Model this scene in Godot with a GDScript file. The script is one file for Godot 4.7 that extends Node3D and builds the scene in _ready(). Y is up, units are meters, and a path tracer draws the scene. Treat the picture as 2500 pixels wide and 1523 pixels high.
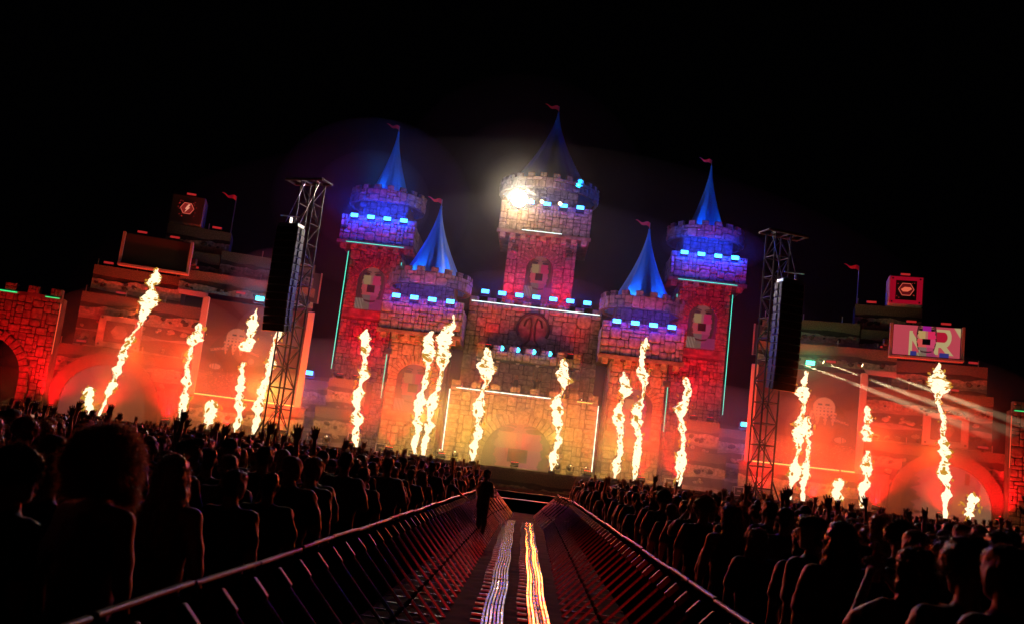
extends Node3D
# Night festival stage: a castle of printed stone flats, fire columns, a crowd and a fenced aisle. y up, metres; the aisle runs along -z.

const XC := -1.0          # the castle's axis
const DECK := 1.95        # stage floor height
const WING := 0.2443      # the wings turn 14 degrees towards the audience
const FPX := 2430.0       # focal length in photo pixels (2500 x 1523)
var rng := RandomNumberGenerator.new()
var M := {}
var names := {}
var stone_shapes := []
var rock_shapes := []
var stone_bin := []
var noise := FastNoiseLite.new()
var cam: Camera3D
var SIDE := {-1: "on the lightning-bolt cube side", 1: "on the portrait screen side"}
const SHORT := {-1: "lightning-bolt cube side", 1: "portrait screen side"}
const NTH := ["first", "second", "third", "fourth", "fifth", "sixth", "seventh", "eighth", "ninth", "tenth", "eleventh", "twelfth", "thirteenth", "fourteenth", "fifteenth", "sixteenth", "seventeenth", "eighteenth", "nineteenth", "twentieth", "twenty-first", "twenty-second", "twenty-third", "twenty-fourth", "twenty-fifth", "twenty-sixth", "twenty-seventh", "twenty-eighth", "twenty-ninth", "thirtieth", "thirty-first"]

# ---------------------------------------------------------------- naming
func numbered(n: String) -> String:
	if not names.has(n):
		names[n] = 0
		return n
	names[n] += 1
	return "%s_%03d" % [n, names[n]]

func tag(o: Node, label: String, category: String, group := "", kind := "") -> void:
	if label: o.set_meta("label", label)
	if category: o.set_meta("category", category)
	if group: o.set_meta("group", group)
	if kind: o.set_meta("kind", kind)

func thing(called: String, label: String, category: String, at: Vector3, group := "", turn := 0.0) -> Node3D:
	var o := Node3D.new()
	o.name = numbered(called)
	add_child(o)
	o.position = at
	o.rotation.y = turn
	tag(o, label, category, group)
	return o

func piece(mesh: Mesh, called: String, mat: Material, parent: Node, t := Transform3D()) -> MeshInstance3D:
	var o := MeshInstance3D.new()
	o.name = called
	o.mesh = mesh
	o.material_override = mat
	o.transform = t
	parent.add_child(o, true)
	return o

func part(st: SurfaceTool, called: String, mat: Material, parent: Node, t := Transform3D()) -> MeshInstance3D:
	return piece(done(st), called, mat, parent, t)

func setting(st: SurfaceTool, called: String, mat: Material, label: String) -> MeshInstance3D:
	var o := part(st, numbered(called), mat, self)
	tag(o, label, "", "", "structure")
	return o

# ---------------------------------------------------------------- mesh helpers
func mb() -> SurfaceTool:
	var st := SurfaceTool.new()
	st.begin(Mesh.PRIMITIVE_TRIANGLES)
	st.set_smooth_group(-1)
	return st

func done(st: SurfaceTool) -> ArrayMesh:
	st.generate_normals()
	return st.commit()

func tri(st: SurfaceTool, a: Vector3, b: Vector3, c: Vector3, cen: Vector3) -> void:
	if (a - c).cross(a - b).dot((a + b + c) / 3.0 - cen) < 0.0:
		st.add_vertex(a); st.add_vertex(c); st.add_vertex(b)
	else:
		st.add_vertex(a); st.add_vertex(b); st.add_vertex(c)

func quad(st: SurfaceTool, a: Vector3, b: Vector3, c: Vector3, d: Vector3, cen: Vector3) -> void:
	tri(st, a, b, c, cen)
	tri(st, a, c, d, cen)

func box(st: SurfaceTool, c: Vector3, s: Vector3, basis := Basis()) -> void:
	var p := []
	for i in 8:
		p.append(c + basis * Vector3(s.x * (0.5 if i & 1 else -0.5), s.y * (0.5 if i & 2 else -0.5), s.z * (0.5 if i & 4 else -0.5)))
	for q in [[0, 1, 3, 2], [4, 5, 7, 6], [0, 1, 5, 4], [2, 3, 7, 6], [0, 2, 6, 4], [1, 3, 7, 5]]:
		quad(st, p[q[0]], p[q[1]], p[q[2]], p[q[3]], c)

func bx(c: Vector3, s: Vector3, basis := Basis()) -> SurfaceTool:
	var st := mb()
	box(st, c, s, basis)
	return st

# a box with chamfered long edges on all sides
func soft_box(st: SurfaceTool, c: Vector3, s: Vector3, e: float, basis := Basis()) -> void:
	var h := s * 0.5
	var rings := []
	for lv in [[-h.z, e], [-h.z + e, 0.0], [h.z - e, 0.0], [h.z, e]]:
		var r := []
		var x: float = h.x - lv[1]
		var y: float = h.y - lv[1]
		for q in [[x - e, y], [x, y - e], [x, -y + e], [x - e, -y], [-x + e, -y], [-x, -y + e], [-x, y - e], [-x + e, y]]:
			r.append(c + basis * Vector3(q[0], q[1], lv[0]))
		rings.append(r)
	loft(st, rings, c)

func loft(st: SurfaceTool, rings: Array, cen: Vector3, caps := true) -> void:
	for i in rings.size() - 1:
		var a: Array = rings[i]
		var b: Array = rings[i + 1]
		var n := a.size()
		for j in n:
			quad(st, a[j], a[(j + 1) % n], b[(j + 1) % n], b[j], cen)
	if caps:
		for r in [rings[0], rings[-1]]:
			for j in range(1, r.size() - 1):
				tri(st, r[0], r[j], r[j + 1], cen)

# a tube along points; radii one number or one for each point
func tube(st: SurfaceTool, pts: Array, radii, seg := 8, caps := true) -> void:
	var prev := []
	var prev_c := Vector3.ZERO
	for i in pts.size():
		var d: Vector3 = (pts[min(i + 1, pts.size() - 1)] - pts[max(i - 1, 0)]).normalized()
		var u := d.cross(Vector3(0.31, 0.2, 0.93) if absf(d.z) < 0.9 else Vector3(1, 0.1, 0)).normalized()
		var v := d.cross(u)
		var r: float = radii if radii is float else radii[i]
		var ring := []
		for j in seg:
			var a := TAU * j / seg
			ring.append(pts[i] + (u * cos(a) + v * sin(a)) * r)
		if i:
			var cen: Vector3 = (pts[i] + prev_c) * 0.5
			for j in seg:
				quad(st, prev[j], prev[(j + 1) % seg], ring[(j + 1) % seg], ring[j], cen)
		if caps and (i == 0 or i == pts.size() - 1):
			var inside: Vector3 = pts[1] if i == 0 else pts[i - 1]
			for j in range(1, seg - 1):
				tri(st, ring[0], ring[j], ring[j + 1], inside)
		prev = ring
		prev_c = pts[i]

# a flat outline (counter-clockwise or clockwise) pushed from z0 to z1
func prism(st: SurfaceTool, poly: PackedVector2Array, z0: float, z1: float) -> void:
	var idx := Geometry2D.triangulate_polygon(poly)
	for z in [z0, z1]:
		var inner := Vector3(0, 0, (z0 + z1) * 0.5)
		for i in range(0, idx.size(), 3):
			var a := poly[idx[i]]; var b := poly[idx[i + 1]]; var c := poly[idx[i + 2]]
			var m := (a + b + c) / 3.0
			tri(st, Vector3(a.x, a.y, z), Vector3(b.x, b.y, z), Vector3(c.x, c.y, z), inner + Vector3(m.x, m.y, 0))
	var area := 0.0
	for i in poly.size():
		area += poly[i].cross(poly[(i + 1) % poly.size()])
	for i in poly.size():
		var a := poly[i]; var b := poly[(i + 1) % poly.size()]
		var out := (b - a).orthogonal() * (1.0 if area < 0.0 else -1.0)
		out = Vector2(b.y - a.y, a.x - b.x) * signf(area)
		var cen := Vector3((a.x + b.x) * 0.5 - out.x, (a.y + b.y) * 0.5 - out.y, (z0 + z1) * 0.5)
		quad(st, Vector3(a.x, a.y, z0), Vector3(b.x, b.y, z0), Vector3(b.x, b.y, z1), Vector3(a.x, a.y, z1), cen)

func lathe(st: SurfaceTool, prof: Array, seg := 16, base := Transform3D()) -> void:
	for i in prof.size() - 1:
		var p: Vector2 = prof[i]
		var q: Vector2 = prof[i + 1]
		for j in seg:
			var a := TAU * j / seg
			var b := TAU * (j + 1) / seg
			var cen := base * Vector3(0, (p.y + q.y) * 0.5, 0)
			quad(st, base * Vector3(cos(a) * p.x, p.y, sin(a) * p.x), base * Vector3(cos(b) * p.x, p.y, sin(b) * p.x), base * Vector3(cos(b) * q.x, q.y, sin(b) * q.x), base * Vector3(cos(a) * q.x, q.y, sin(a) * q.x), cen)

# ---------------------------------------------------------------- materials
func col(r: float, g: float, b: float) -> Color:
	return Color(r, g, b).linear_to_srgb()

func mat(c: Color, rough := 0.8, metal := 0.0) -> StandardMaterial3D:
	var m := StandardMaterial3D.new()
	m.albedo_color = c
	m.roughness = rough
	m.metallic = metal
	return m

func speckle(lo: float, hi: float, freq: float, seed_: int, oct := 4) -> NoiseTexture2D:
	var t := NoiseTexture2D.new()
	t.width = 256
	t.height = 256
	t.seamless = true
	var n := FastNoiseLite.new()
	n.seed = seed_
	n.frequency = freq
	n.fractal_octaves = oct
	t.noise = n
	var g := Gradient.new()
	g.set_color(0, Color(lo, lo, lo))
	g.set_color(1, Color(hi, hi, hi))
	t.color_ramp = g
	return t

func textured(c: Color, tex: Texture2D, scale: float, rough := 0.85, metal := 0.0) -> StandardMaterial3D:
	var m := mat(c, rough, metal)
	m.albedo_texture = tex
	m.uv1_triplanar = true
	m.uv1_world_triplanar = true
	m.uv1_scale = Vector3.ONE * scale
	return m

func glow(c: Color, power: float) -> StandardMaterial3D:
	var m := mat(Color(0.02, 0.02, 0.02), 0.6)
	m.emission_enabled = true
	m.emission = c
	m.emission_energy_multiplier = power
	return m

func make_materials() -> void:
	var grain := speckle(0.55, 1.0, 0.03, 3)
	var coarse := speckle(0.5, 1.0, 0.012, 9)
	var grit := speckle(0.35, 1.0, 0.12, 5, 3)
	M.stone = []
	for c in [[0.37, 0.32, 0.27], [0.33, 0.29, 0.25], [0.41, 0.35, 0.29], [0.30, 0.265, 0.235], [0.36, 0.30, 0.24]]:
		M.stone.append(textured(col(c[0], c[1], c[2]), grain, 0.35, 0.88))
	M.mortar = textured(col(0.15, 0.125, 0.11), coarse, 0.3, 0.95)
	M.voussoir = textured(col(0.31, 0.265, 0.22), grain, 0.4, 0.88)
	M.plain_stone = textured(col(0.27, 0.23, 0.2), coarse, 0.3, 0.9)
	M.roof = mat(col(0.025, 0.20, 0.45), 0.6)
	M.roof.backlight_enabled = true
	M.roof.backlight = col(0.02, 0.10, 0.3)
	M.flag = mat(col(0.5, 0.03, 0.04), 0.7)
	M.flag.backlight_enabled = true
	M.flag.backlight = col(0.5, 0.03, 0.04)
	M.black = mat(col(0.012, 0.012, 0.013), 0.55)
	M.matt_black = mat(col(0.005, 0.005, 0.005), 1.0)
	M.matt_black.specular_mode = BaseMaterial3D.SPECULAR_DISABLED
	M.grey = mat(col(0.11, 0.11, 0.12), 0.5)
	M.steel = mat(col(0.32, 0.32, 0.34), 0.38, 1.0)
	M.truss = mat(col(0.02, 0.02, 0.022), 0.6)
	M.rail = textured(col(0.13, 0.12, 0.12), grit, 1.5, 0.5, 0.8)
	M.alu = textured(col(0.66, 0.66, 0.68), grit, 1.5, 0.45, 1.0)
	M.strip_alu = textured(col(0.34, 0.29, 0.24), grit, 2.2, 0.17, 1.0)
	M.sod = textured(col(0.26, 0.21, 0.14), grit, 0.5, 0.95)
	M.dark_soil = textured(col(0.055, 0.035, 0.03), coarse, 0.4, 0.95)
	M.pale_rock = textured(col(0.46, 0.38, 0.31), grain, 0.5, 0.9)
	M.smooth_sand = textured(col(0.42, 0.34, 0.28), coarse, 0.3, 0.9)
	M.root_soil = textured(col(0.085, 0.045, 0.04), coarse, 0.4, 0.95)
	M.lilac_clay = textured(col(0.36, 0.30, 0.34), coarse, 0.3, 0.9)
	M.red_rubble = textured(col(0.21, 0.13, 0.11), grit, 0.4, 0.95)
	M.cream = textured(col(0.58, 0.5, 0.45), coarse, 0.2, 0.6)
	M.pillar = mat(col(0.36, 0.26, 0.26), 0.6)
	M.wood = textured(col(0.22, 0.13, 0.075), coarse, 0.5, 0.75)
	M.box_dark = mat(col(0.05, 0.035, 0.035), 0.5)
	M.ground = textured(col(0.05, 0.042, 0.035), grit, 0.7, 0.9)
	M.mat_ground = textured(col(0.006, 0.005, 0.005), grit, 1.2, 0.95)
	M.mat_ground.metallic_specular = 0.1
	M.case = mat(col(0.03, 0.03, 0.032), 0.5)
	M.case_edge = mat(col(0.6, 0.6, 0.6), 0.35, 1.0)
	M.led_cyan = glow(Color(0.35, 1.0, 0.85), 1.1)
	M.led_white = glow(Color(0.85, 1.0, 0.95), 2.2)
	M.led_gold = glow(Color(1.0, 0.85, 0.45), 1.6)
	M.led_green = glow(Color(0.15, 0.9, 0.5), 1.1)
	M.blue_lens = glow(Color(0.22, 0.64, 1.0), 8.0)
	M.cyan_lens = glow(Color(0.25, 0.95, 1.0), 6.0)
	M.green_lens = glow(Color(0.30, 1.0, 0.80), 6.0)
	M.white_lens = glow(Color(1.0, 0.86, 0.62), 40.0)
	M.warm_lens = glow(Color(1.0, 0.86, 0.62), 8.0)
	M.red_lens = glow(Color(1.0, 0.12, 0.12), 3.0)
	M.dim_red = glow(Color(0.85, 0.18, 0.18), 0.55)
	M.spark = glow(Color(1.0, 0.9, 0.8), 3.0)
	M.flame_core = glow(Color(1.0, 0.90, 0.74), 1.6)
	M.flame_edge = glow(Color(0.86, 0.62, 0.18), 0.75)
	M.lens_dark = mat(col(0.03, 0.03, 0.035), 0.08)
	M.lens_dark.clearcoat_enabled = true
	M.body = mat(Color.WHITE, 0.6)
	M.body.vertex_color_use_as_albedo = true
	M.body.rim_enabled = true
	M.body.rim = 0.45
	M.hair = []
	for c in [[0.03, 0.018, 0.012], [0.10, 0.05, 0.025], [0.20, 0.12, 0.06]]:
		var h := mat(col(c[0], c[1], c[2]), 0.42)
		h.backlight_enabled = true
		h.backlight = col(c[0] * 1.4, c[1] * 1.2, c[2])
		h.rim_enabled = true
		h.rim = 0.8
		M.hair.append(h)
	M.cap = mat(col(0.02, 0.02, 0.022), 0.8)
	M.phone = mat(col(0.01, 0.01, 0.012), 0.2)
	M.phone_screen = glow(Color(0.8, 0.55, 0.45), 0.9)
	M.lamp_yellow = glow(Color(1.0, 0.85, 0.5), 5.0)

# ---------------------------------------------------------------- stone pieces
func make_stone_shapes() -> void:
	for k in 12:
		var st := mb()
		var pts := []
		var cut := rng.randf_range(0.10, 0.24)
		for q in [[0.5, 0.5], [-0.5, 0.5], [-0.5, -0.5], [0.5, -0.5]]:
			var cx: float = q[0]
			var cy: float = q[1]
			var j1 := cut * rng.randf_range(0.5, 1.35)
			var j2 := cut * rng.randf_range(0.5, 1.35)
			var first := Vector2(cx, cy - signf(cy) * j1)
			var second := Vector2(cx - signf(cx) * j2, cy)
			if cx * cy < 0.0:
				var s := first; first = second; second = s
			pts.append(first * rng.randf_range(0.93, 1.0)); pts.append(second * rng.randf_range(0.93, 1.0))
		var rings := []
		for lv in [[0.0, 1.0], [0.62, 1.0], [1.0, 0.80]]:
			var r := []
			for p in pts:
				var w: Vector2 = p * lv[1]
				r.append(Vector3(w.x, w.y, lv[0] * (1.0 + (0.12 * sin(w.x * 5.0 + k) if lv[0] > 0.9 else 0.0))))
			rings.append(r)
		loft(st, rings, Vector3(0, 0, 0.4))
		stone_shapes.append(done(st))
	for k in 8:
		var sp := mb()
		var rings := []
		for i in 5:
			var a := -PI / 2 + PI * (i + 0.15) / 4.3
			var r := []
			for j in 7:
				var b := TAU * j / 7.0 + i * 0.3
				r.append(Vector3(cos(a) * cos(b) * 0.5, sin(a) * 0.5, cos(a) * sin(b) * 0.5) * rng.randf_range(0.78, 1.12))
			rings.append(r)
		loft(sp, rings, Vector3.ZERO)
		rock_shapes.append(done(sp))

# fills a rectangle with irregular squared rubble; skip(x, y) leaves cells free; place turns (x, y) into a transform
func rubble(x0: float, x1: float, y0: float, y1: float, cell: float, place: Callable, skip = null, proud := 0.055) -> void:
	var nx := maxi(1, roundi((x1 - x0) / cell))
	var ny := maxi(1, roundi((y1 - y0) / cell))
	var cx := (x1 - x0) / nx
	var cy := (y1 - y0) / ny
	var taken := PackedByteArray()
	taken.resize(nx * ny)
	for j in ny:
		for i in nx:
			if skip != null and skip.call(x0 + (i + 0.5) * cx, y0 + (j + 0.5) * cy):
				taken[j * nx + i] = 1
	var sizes := [[2, 2], [2, 1], [3, 2], [2, 2], [1, 1], [1, 2], [3, 1], [2, 1], [2, 2], [3, 3], [1, 2], [2, 3]]
	for j in ny:
		for i in nx:
			if taken[j * nx + i]:
				continue
			var w := 1
			var h := 1
			for attempt in 4:
				var s: Array = sizes[rng.randi() % sizes.size()]
				var ok: bool = i + s[0] <= nx and j + s[1] <= ny
				if ok:
					for b in s[1]:
						for a in s[0]:
							if taken[(j + b) * nx + i + a]:
								ok = false
				if ok:
					w = s[0]
					h = s[1]
					break
			for b in h:
				for a in w:
					taken[(j + b) * nx + i + a] = 1
			var sx := w * cx - rng.randf_range(0.022, 0.045)
			var sy := h * cy - rng.randf_range(0.022, 0.045)
			var t: Transform3D = place.call(x0 + (i + w * 0.5) * cx, y0 + (j + h * 0.5) * cy)
			var flip := 1.0 if rng.randf() < 0.5 else -1.0
			t = t * Transform3D(Basis(Vector3(sx * flip, 0, 0), Vector3(0, sy * flip, 0), Vector3(0, 0, proud * rng.randf_range(0.7, 1.4))), Vector3.ZERO)
			t = t.rotated_local(Vector3(0, 0, 1), 0.0)
			stone_bin.append([t, rng.randi() % stone_shapes.size(), rng.randi() % M.stone.size(), sx * sy])

func flat(z: float) -> Callable:
	return func(x: float, y: float) -> Transform3D: return Transform3D(Basis(), Vector3(x, y, z))

func flush_stones(parent: Node, most := 290) -> void:
	stone_bin.sort_custom(func(a, b): return a[3] > b[3])
	for i in mini(most, stone_bin.size()):
		var s: Array = stone_bin[i]
		piece(stone_shapes[s[1]], "stone", M.stone[s[2]], parent, s[0])
	if stone_bin.size() > most:
		var st := SurfaceTool.new()
		st.begin(Mesh.PRIMITIVE_TRIANGLES)
		for i in range(most, stone_bin.size()):
			st.append_from(stone_shapes[stone_bin[i][1]], 0, stone_bin[i][0])
		var o := piece(st.commit(), "small_stones", M.stone[1], parent)
		tag(o, "", "", "", "stuff")
	stone_bin.clear()

# voussoirs round an arch: centre (cx, cy), inner and outer radius, straight jambs down to y0
func arch_ring(parent: Node, cx: float, cy: float, r0: float, r1: float, n: int, z: float, y0: float, jamb := 0.42) -> void:
	for i in n:
		var a := PI * i / n + 0.012
		var b := PI * (i + 1) / n - 0.012
		var out := r1 * (1.0 if i % 2 else 0.965)
		var st := mb()
		var rings := []
		for zz in [[z - 0.04, 0.0], [z + 0.1, 0.0], [z + 0.13, 0.025]]:
			var e: float = zz[1]
			rings.append([Vector3(cx + cos(a + e / r1) * (r0 + e), cy + sin(a + e / r1) * (r0 + e), zz[0]), Vector3(cx + cos(b - e / r1) * (r0 + e), cy + sin(b - e / r1) * (r0 + e), zz[0]), Vector3(cx + cos(b - e / r1) * (out - e), cy + sin(b - e / r1) * (out - e), zz[0]), Vector3(cx + cos(a + e / r1) * (out - e), cy + sin(a + e / r1) * (out - e), zz[0])])
		loft(st, rings, Vector3(cx + cos((a + b) / 2) * (r0 + out) / 2, cy + sin((a + b) / 2) * (r0 + out) / 2, z))
		part(st, "voussoir", M.voussoir, parent)
	var y := cy
	while y - 0.2 > y0:
		var h := minf(jamb, y - y0)
		for s in [-1.0, 1.0]:
			var w := (r1 - r0) * (1.0 if int(y / jamb) % 2 else 0.88)
			var st := mb()
			soft_box(st, Vector3(cx + s * (r0 + w / 2), y - h / 2, z + 0.04), Vector3(w, h - 0.04, 0.17), 0.025)
			part(st, "jamb_stone", M.voussoir, parent)
		y -= h

func led(parent: Node, a: Vector3, b: Vector3, m: Material, w := 0.055) -> void:
	var st := mb()
	tube(st, [a, b], w * 0.5, 4)
	part(st, "light_strip", m, parent)

# ---------------------------------------------------------------- lamps
func omni(parent: Node, at: Vector3, c: Color, energy: float, size := 0.15) -> OmniLight3D:
	var l := OmniLight3D.new()
	l.name = "glow_light"
	parent.add_child(l, true)
	l.position = at
	l.light_color = c
	l.light_energy = energy
	l.light_size = size
	l.omni_range = 90.0
	l.omni_attenuation = 2.0
	l.shadow_enabled = true
	return l

func spot(parent: Node, at: Vector3, towards: Vector3, c: Color, energy: float, angle: float, size := 0.15, soft := 0.6) -> SpotLight3D:
	var l := SpotLight3D.new()
	l.name = "beam_light"
	parent.add_child(l, true)
	l.position = at
	l.basis = Basis.looking_at(towards.normalized(), Vector3.UP if absf(towards.normalized().y) < 0.98 else Vector3.RIGHT)
	l.light_color = c
	l.light_energy = energy
	l.spot_angle = angle
	l.spot_angle_attenuation = soft
	l.spot_range = 90.0
	l.spot_attenuation = 2.0
	l.light_size = size
	l.shadow_enabled = true
	return l

var blinder_meshes := {}
func blinder(at: Vector3, label: String, group: String, lens: Material, c: Color, energy: float, turn := 0.0, round_lens := false) -> Node3D:
	var t := thing("blinder_lamp", label, "stage lamp", at, group, turn)
	if blinder_meshes.is_empty():
		var hs := mb()
		soft_box(hs, Vector3(0, 0, -0.12), Vector3(0.62, 0.36, 0.2), 0.03)
		blinder_meshes.housing = done(hs)
		var yk := mb()
		box(yk, Vector3(-0.345, -0.1, -0.12), Vector3(0.04, 0.36, 0.06)); box(yk, Vector3(0.345, -0.1, -0.12), Vector3(0.04, 0.36, 0.06)); box(yk, Vector3(0, -0.3, -0.12), Vector3(0.73, 0.04, 0.1))
		blinder_meshes.yoke = done(yk)
		var ln := mb()
		soft_box(ln, Vector3.ZERO, Vector3(0.52, 0.115, 0.04), 0.012)
		blinder_meshes.lens = done(ln)
		var rl := mb()
		lathe(rl, [Vector2(0.0, 0.05), Vector2(0.12, 0.035), Vector2(0.17, 0.0), Vector2(0.0, 0.0)], 14, Transform3D(Basis(Vector3.RIGHT, PI / 2), Vector3.ZERO))
		blinder_meshes.round = done(rl)
		var rh := mb()
		lathe(rh, [Vector2(0.0, 0.0), Vector2(0.2, 0.0), Vector2(0.21, -0.1), Vector2(0.15, -0.3), Vector2(0.0, -0.32)], 14, Transform3D(Basis(Vector3.RIGHT, PI / 2), Vector3.ZERO))
		blinder_meshes.can = done(rh)
	if round_lens:
		piece(blinder_meshes.can, "housing", M.black, t)
		piece(blinder_meshes.round, "lens", lens, t, Transform3D(Basis(), Vector3(0, 0, 0.01)))
	else:
		piece(blinder_meshes.housing, "housing", M.black, t)
		for y in [0.068, -0.068]:
			piece(blinder_meshes.lens, "lens", lens, t, Transform3D(Basis(), Vector3(0, y, 0.0)))
	piece(blinder_meshes.yoke, "yoke", M.black, t)
	omni(t, Vector3(0, 0, 0.3), c, energy, 0.2)
	if not round_lens:
		spot(t, Vector3(0, 0, 0.36), Vector3(0, -0.05, 1.0), c, energy * 0.7 + 1.5, 75.0, 0.2, 0.6)
	return t

# ---------------------------------------------------------------- printed pictures
func tex_of(im: Image) -> ImageTexture:
	return ImageTexture.create_from_image(im)

func face_colour(u: float, v: float) -> Color:
	# u 0..1 across, v 0..1 downwards: a face of colour patches with a black square over the mouth
	var x := (u - 0.5) * 2.0
	var c := Color(0.26, 0.16, 0.18) if u < 0.45 else Color(0.46, 0.08, 0.26)
	var wob := 0.03 * sin(v * 40.0) + 0.02 * sin(v * 93.0 + u * 20.0)
	var face := pow(x / (0.66 + wob), 2) + pow((v - 0.42) / 0.46, 2)
	var hair := pow(x / 0.86, 2) + pow((v - 0.40) / 0.55, 2)
	if hair < 1.0 and v < 0.8:
		c = Color(0.26, 0.13, 0.14) if sin(u * 70.0 + v * 9.0) > -0.3 else Color(0.36, 0.2, 0.2)
	if v > 0.74 and face > 1.0:
		c = Color(0.50, 0.44, 0.38) if u < 0.52 else Color(0.62, 0.22, 0.42)
		if u < 0.3 and sin(u * 60.0 - v * 35.0) > 0.2: c = Color(0.62, 0.58, 0.52)
	if face < 1.0:
		c = Color(0.70, 0.44, 0.42)
		if u > 0.54 and v > 0.2 and v < 0.44: c = Color(0.86, 0.18, 0.40)
		if u < 0.46 and v > 0.2 and v < 0.42 and (u - 0.12) > (v - 0.2) * 0.6: c = Color(0.74, 0.62, 0.42)
		if v >= 0.42 and v < 0.66: c = Color(0.84, 0.34, 0.36) if u < 0.5 else Color(0.80, 0.28, 0.46)
		if v >= 0.66: c = Color(0.50, 0.42, 0.42) if u < 0.52 else Color(0.70, 0.24, 0.42)
		if v < 0.2: c = Color(0.62, 0.38, 0.36)
		for e in [0.30, 0.70]:
			var ex: float = (u - e) / 0.12
			if ex * ex + pow((v - 0.165) / 0.032, 2) < 1.0: c = Color(0.09, 0.07, 0.10)
			if absf(ex) < 1.2 and absf(v - 0.105 - 0.012 * ex * ex) < 0.012: c = Color(0.22, 0.12, 0.12)
		if absf(v - 0.80 + 0.12 * x * x) < 0.018: c = Color(0.24, 0.10, 0.14)
	if absf(u - 0.5) < 0.14 and absf(v - 0.505) < 0.085:
		c = Color(0.03, 0.02, 0.04)
	return c

func face_texture() -> ImageTexture:
	var im := Image.create(96, 144, false, Image.FORMAT_RGBA8)
	for j in 144:
		for i in 96:
			im.set_pixel(i, j, face_colour((i + 0.5) / 96.0, (j + 0.5) / 144.0))
	return tex_of(im)

func letters_texture() -> ImageTexture:
	# the wide screen: pink ground, large N and R with the face between them
	var w := 220
	var h := 104
	var im := Image.create(w, h, false, Image.FORMAT_RGBA8)
	for j in h:
		for i in w:
			var u := (i + 0.5) / w
			var v := (j + 0.5) / h
			var c := Color(0.86, 0.32, 0.38)
			var cream := Color(0.84, 0.74, 0.52)
			var nx := (u - 0.24) / 0.24
			if nx > 0.0 and nx < 1.0 and v > 0.18:
				if nx < 0.22 or nx > 0.8 or absf(v - (0.2 + nx * 0.8)) < 0.13: c = cream
			var rx := (u - 0.62) / 0.30
			var ry := (v - 0.08) / 0.84
			if rx > 0.0 and rx < 1.0 and ry > 0.0 and ry < 1.0:
				var d := Vector2(maxf(rx - 0.45, 0.0) * 1.1, (ry - 0.30) * 1.0).length()
				if rx < 0.2 or (d < 0.42 and d > 0.2 and rx > 0.1): c = cream
				if d < 0.2: c = Color(0.80, 0.10, 0.22)
				if ry > 0.55 and absf(rx - 0.25 - (ry - 0.5) * 1.1) < 0.16: c = cream
			if u > 0.9 and v < 0.32 and u - 0.9 > v * 0.3: c = cream
			var fu := (u - 0.29) / 0.42
			var fv := v * 0.86 + 0.06
			if fu > 0.0 and fu < 1.0:
				var x := (fu - 0.5) * 2.0
				if pow(x / 0.72, 2) + pow((fv - 0.36) / 0.62, 2) < 1.0 or (fv > 0.82 and absf(x) < 0.6 + (fv - 0.82) * 2.0):
					c = face_colour(fu, fv)
					c = Color(minf(c.r * 1.15, 1.0), c.g * 1.1, c.b)
					if fv < 0.2 and fu > 0.35 and fu < 0.65: c = Color(0.72, 0.12, 0.62)
			if v > 0.86 and ((u > 0.27 and u < 0.36) or (u > 0.7 and u < 0.84)): c = Color(0.22, 0.22, 0.55)
			im.set_pixel(i, j, c)
	return tex_of(im)

func performer_texture(flip: bool) -> ImageTexture:
	# camera feed cut down to two tones: dark figure, pale hair, face and hands behind a desk
	var w := 200
	var h := 190
	var im := Image.create(w, h, false, Image.FORMAT_RGBA8)
	var n := FastNoiseLite.new()
	n.seed = 4
	n.frequency = 0.09
	for j in h:
		for i in w:
			var u := (i + 0.5) / w
			if flip: u = 1.0 - u
			var v := (j + 0.5) / h
			var c := Color(0.40, 0.10, 0.10)
			var pale := Color(0.80, 0.52, 0.40)
			if pow((u - 0.36) / 0.30, 2) + pow((v - 0.66) / 0.36, 2) < 1.0: c = Color(0.28, 0.05, 0.06)
			var hd := pow((u - 0.33) / 0.105, 2) + pow((v - 0.37) / 0.10, 2)
			var strand := absf(u - 0.33) < 0.115 + 0.02 * sin(v * 30.0) and v > 0.36 and v < 0.50 + 0.06 * sin(u * 85.0)
			if hd < 1.0 or strand:
				c = pale
				if fmod(i, 7.0) < 3.0 and fmod(j, 7.0) < 3.0 and v > 0.38: c = Color(0.35, 0.07, 0.07)
				if absf(v - 0.345) < 0.008 and absf(absf(u - 0.335) - 0.035) < 0.022: c = Color(0.2, 0.04, 0.04)
			if absf(v - 0.47 - 0.25 * absf(u - 0.33)) < 0.014 and absf(u - 0.33) > 0.09 and absf(u - 0.33) < 0.24 and n.get_noise_2d(i * 4.0, j * 4.0) > -0.2: c = pale
			for hand in [[0.16, 0.70, 0.055, 0.03], [0.50, 0.60, 0.03, 0.03]]:
				if pow((u - hand[0]) / hand[2], 2) + pow((v - hand[1]) / hand[3], 2) < 1.0 and not (fmod(i, 5.0) < 1.0 and u < hand[0]): c = pale
			if v > 0.76 and n.get_noise_2d(i * 1.4, j * 5.0) > 0.28: c = pale
			if v > 0.72 and n.get_noise_2d(i * 5.0 + 300.0, j * 7.0) > 0.45: c = pale
			im.set_pixel(i, j, c)
	return tex_of(im)

func screen_material(t: Texture2D, power: float) -> StandardMaterial3D:
	var m := mat(Color(0.05, 0.05, 0.05), 0.5)
	m.emission_enabled = true
	m.emission = Color.WHITE
	m.emission_operator = BaseMaterial3D.EMISSION_OP_MULTIPLY
	m.emission_texture = t
	m.emission_energy_multiplier = power
	m.texture_repeat = false
	return m

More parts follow.
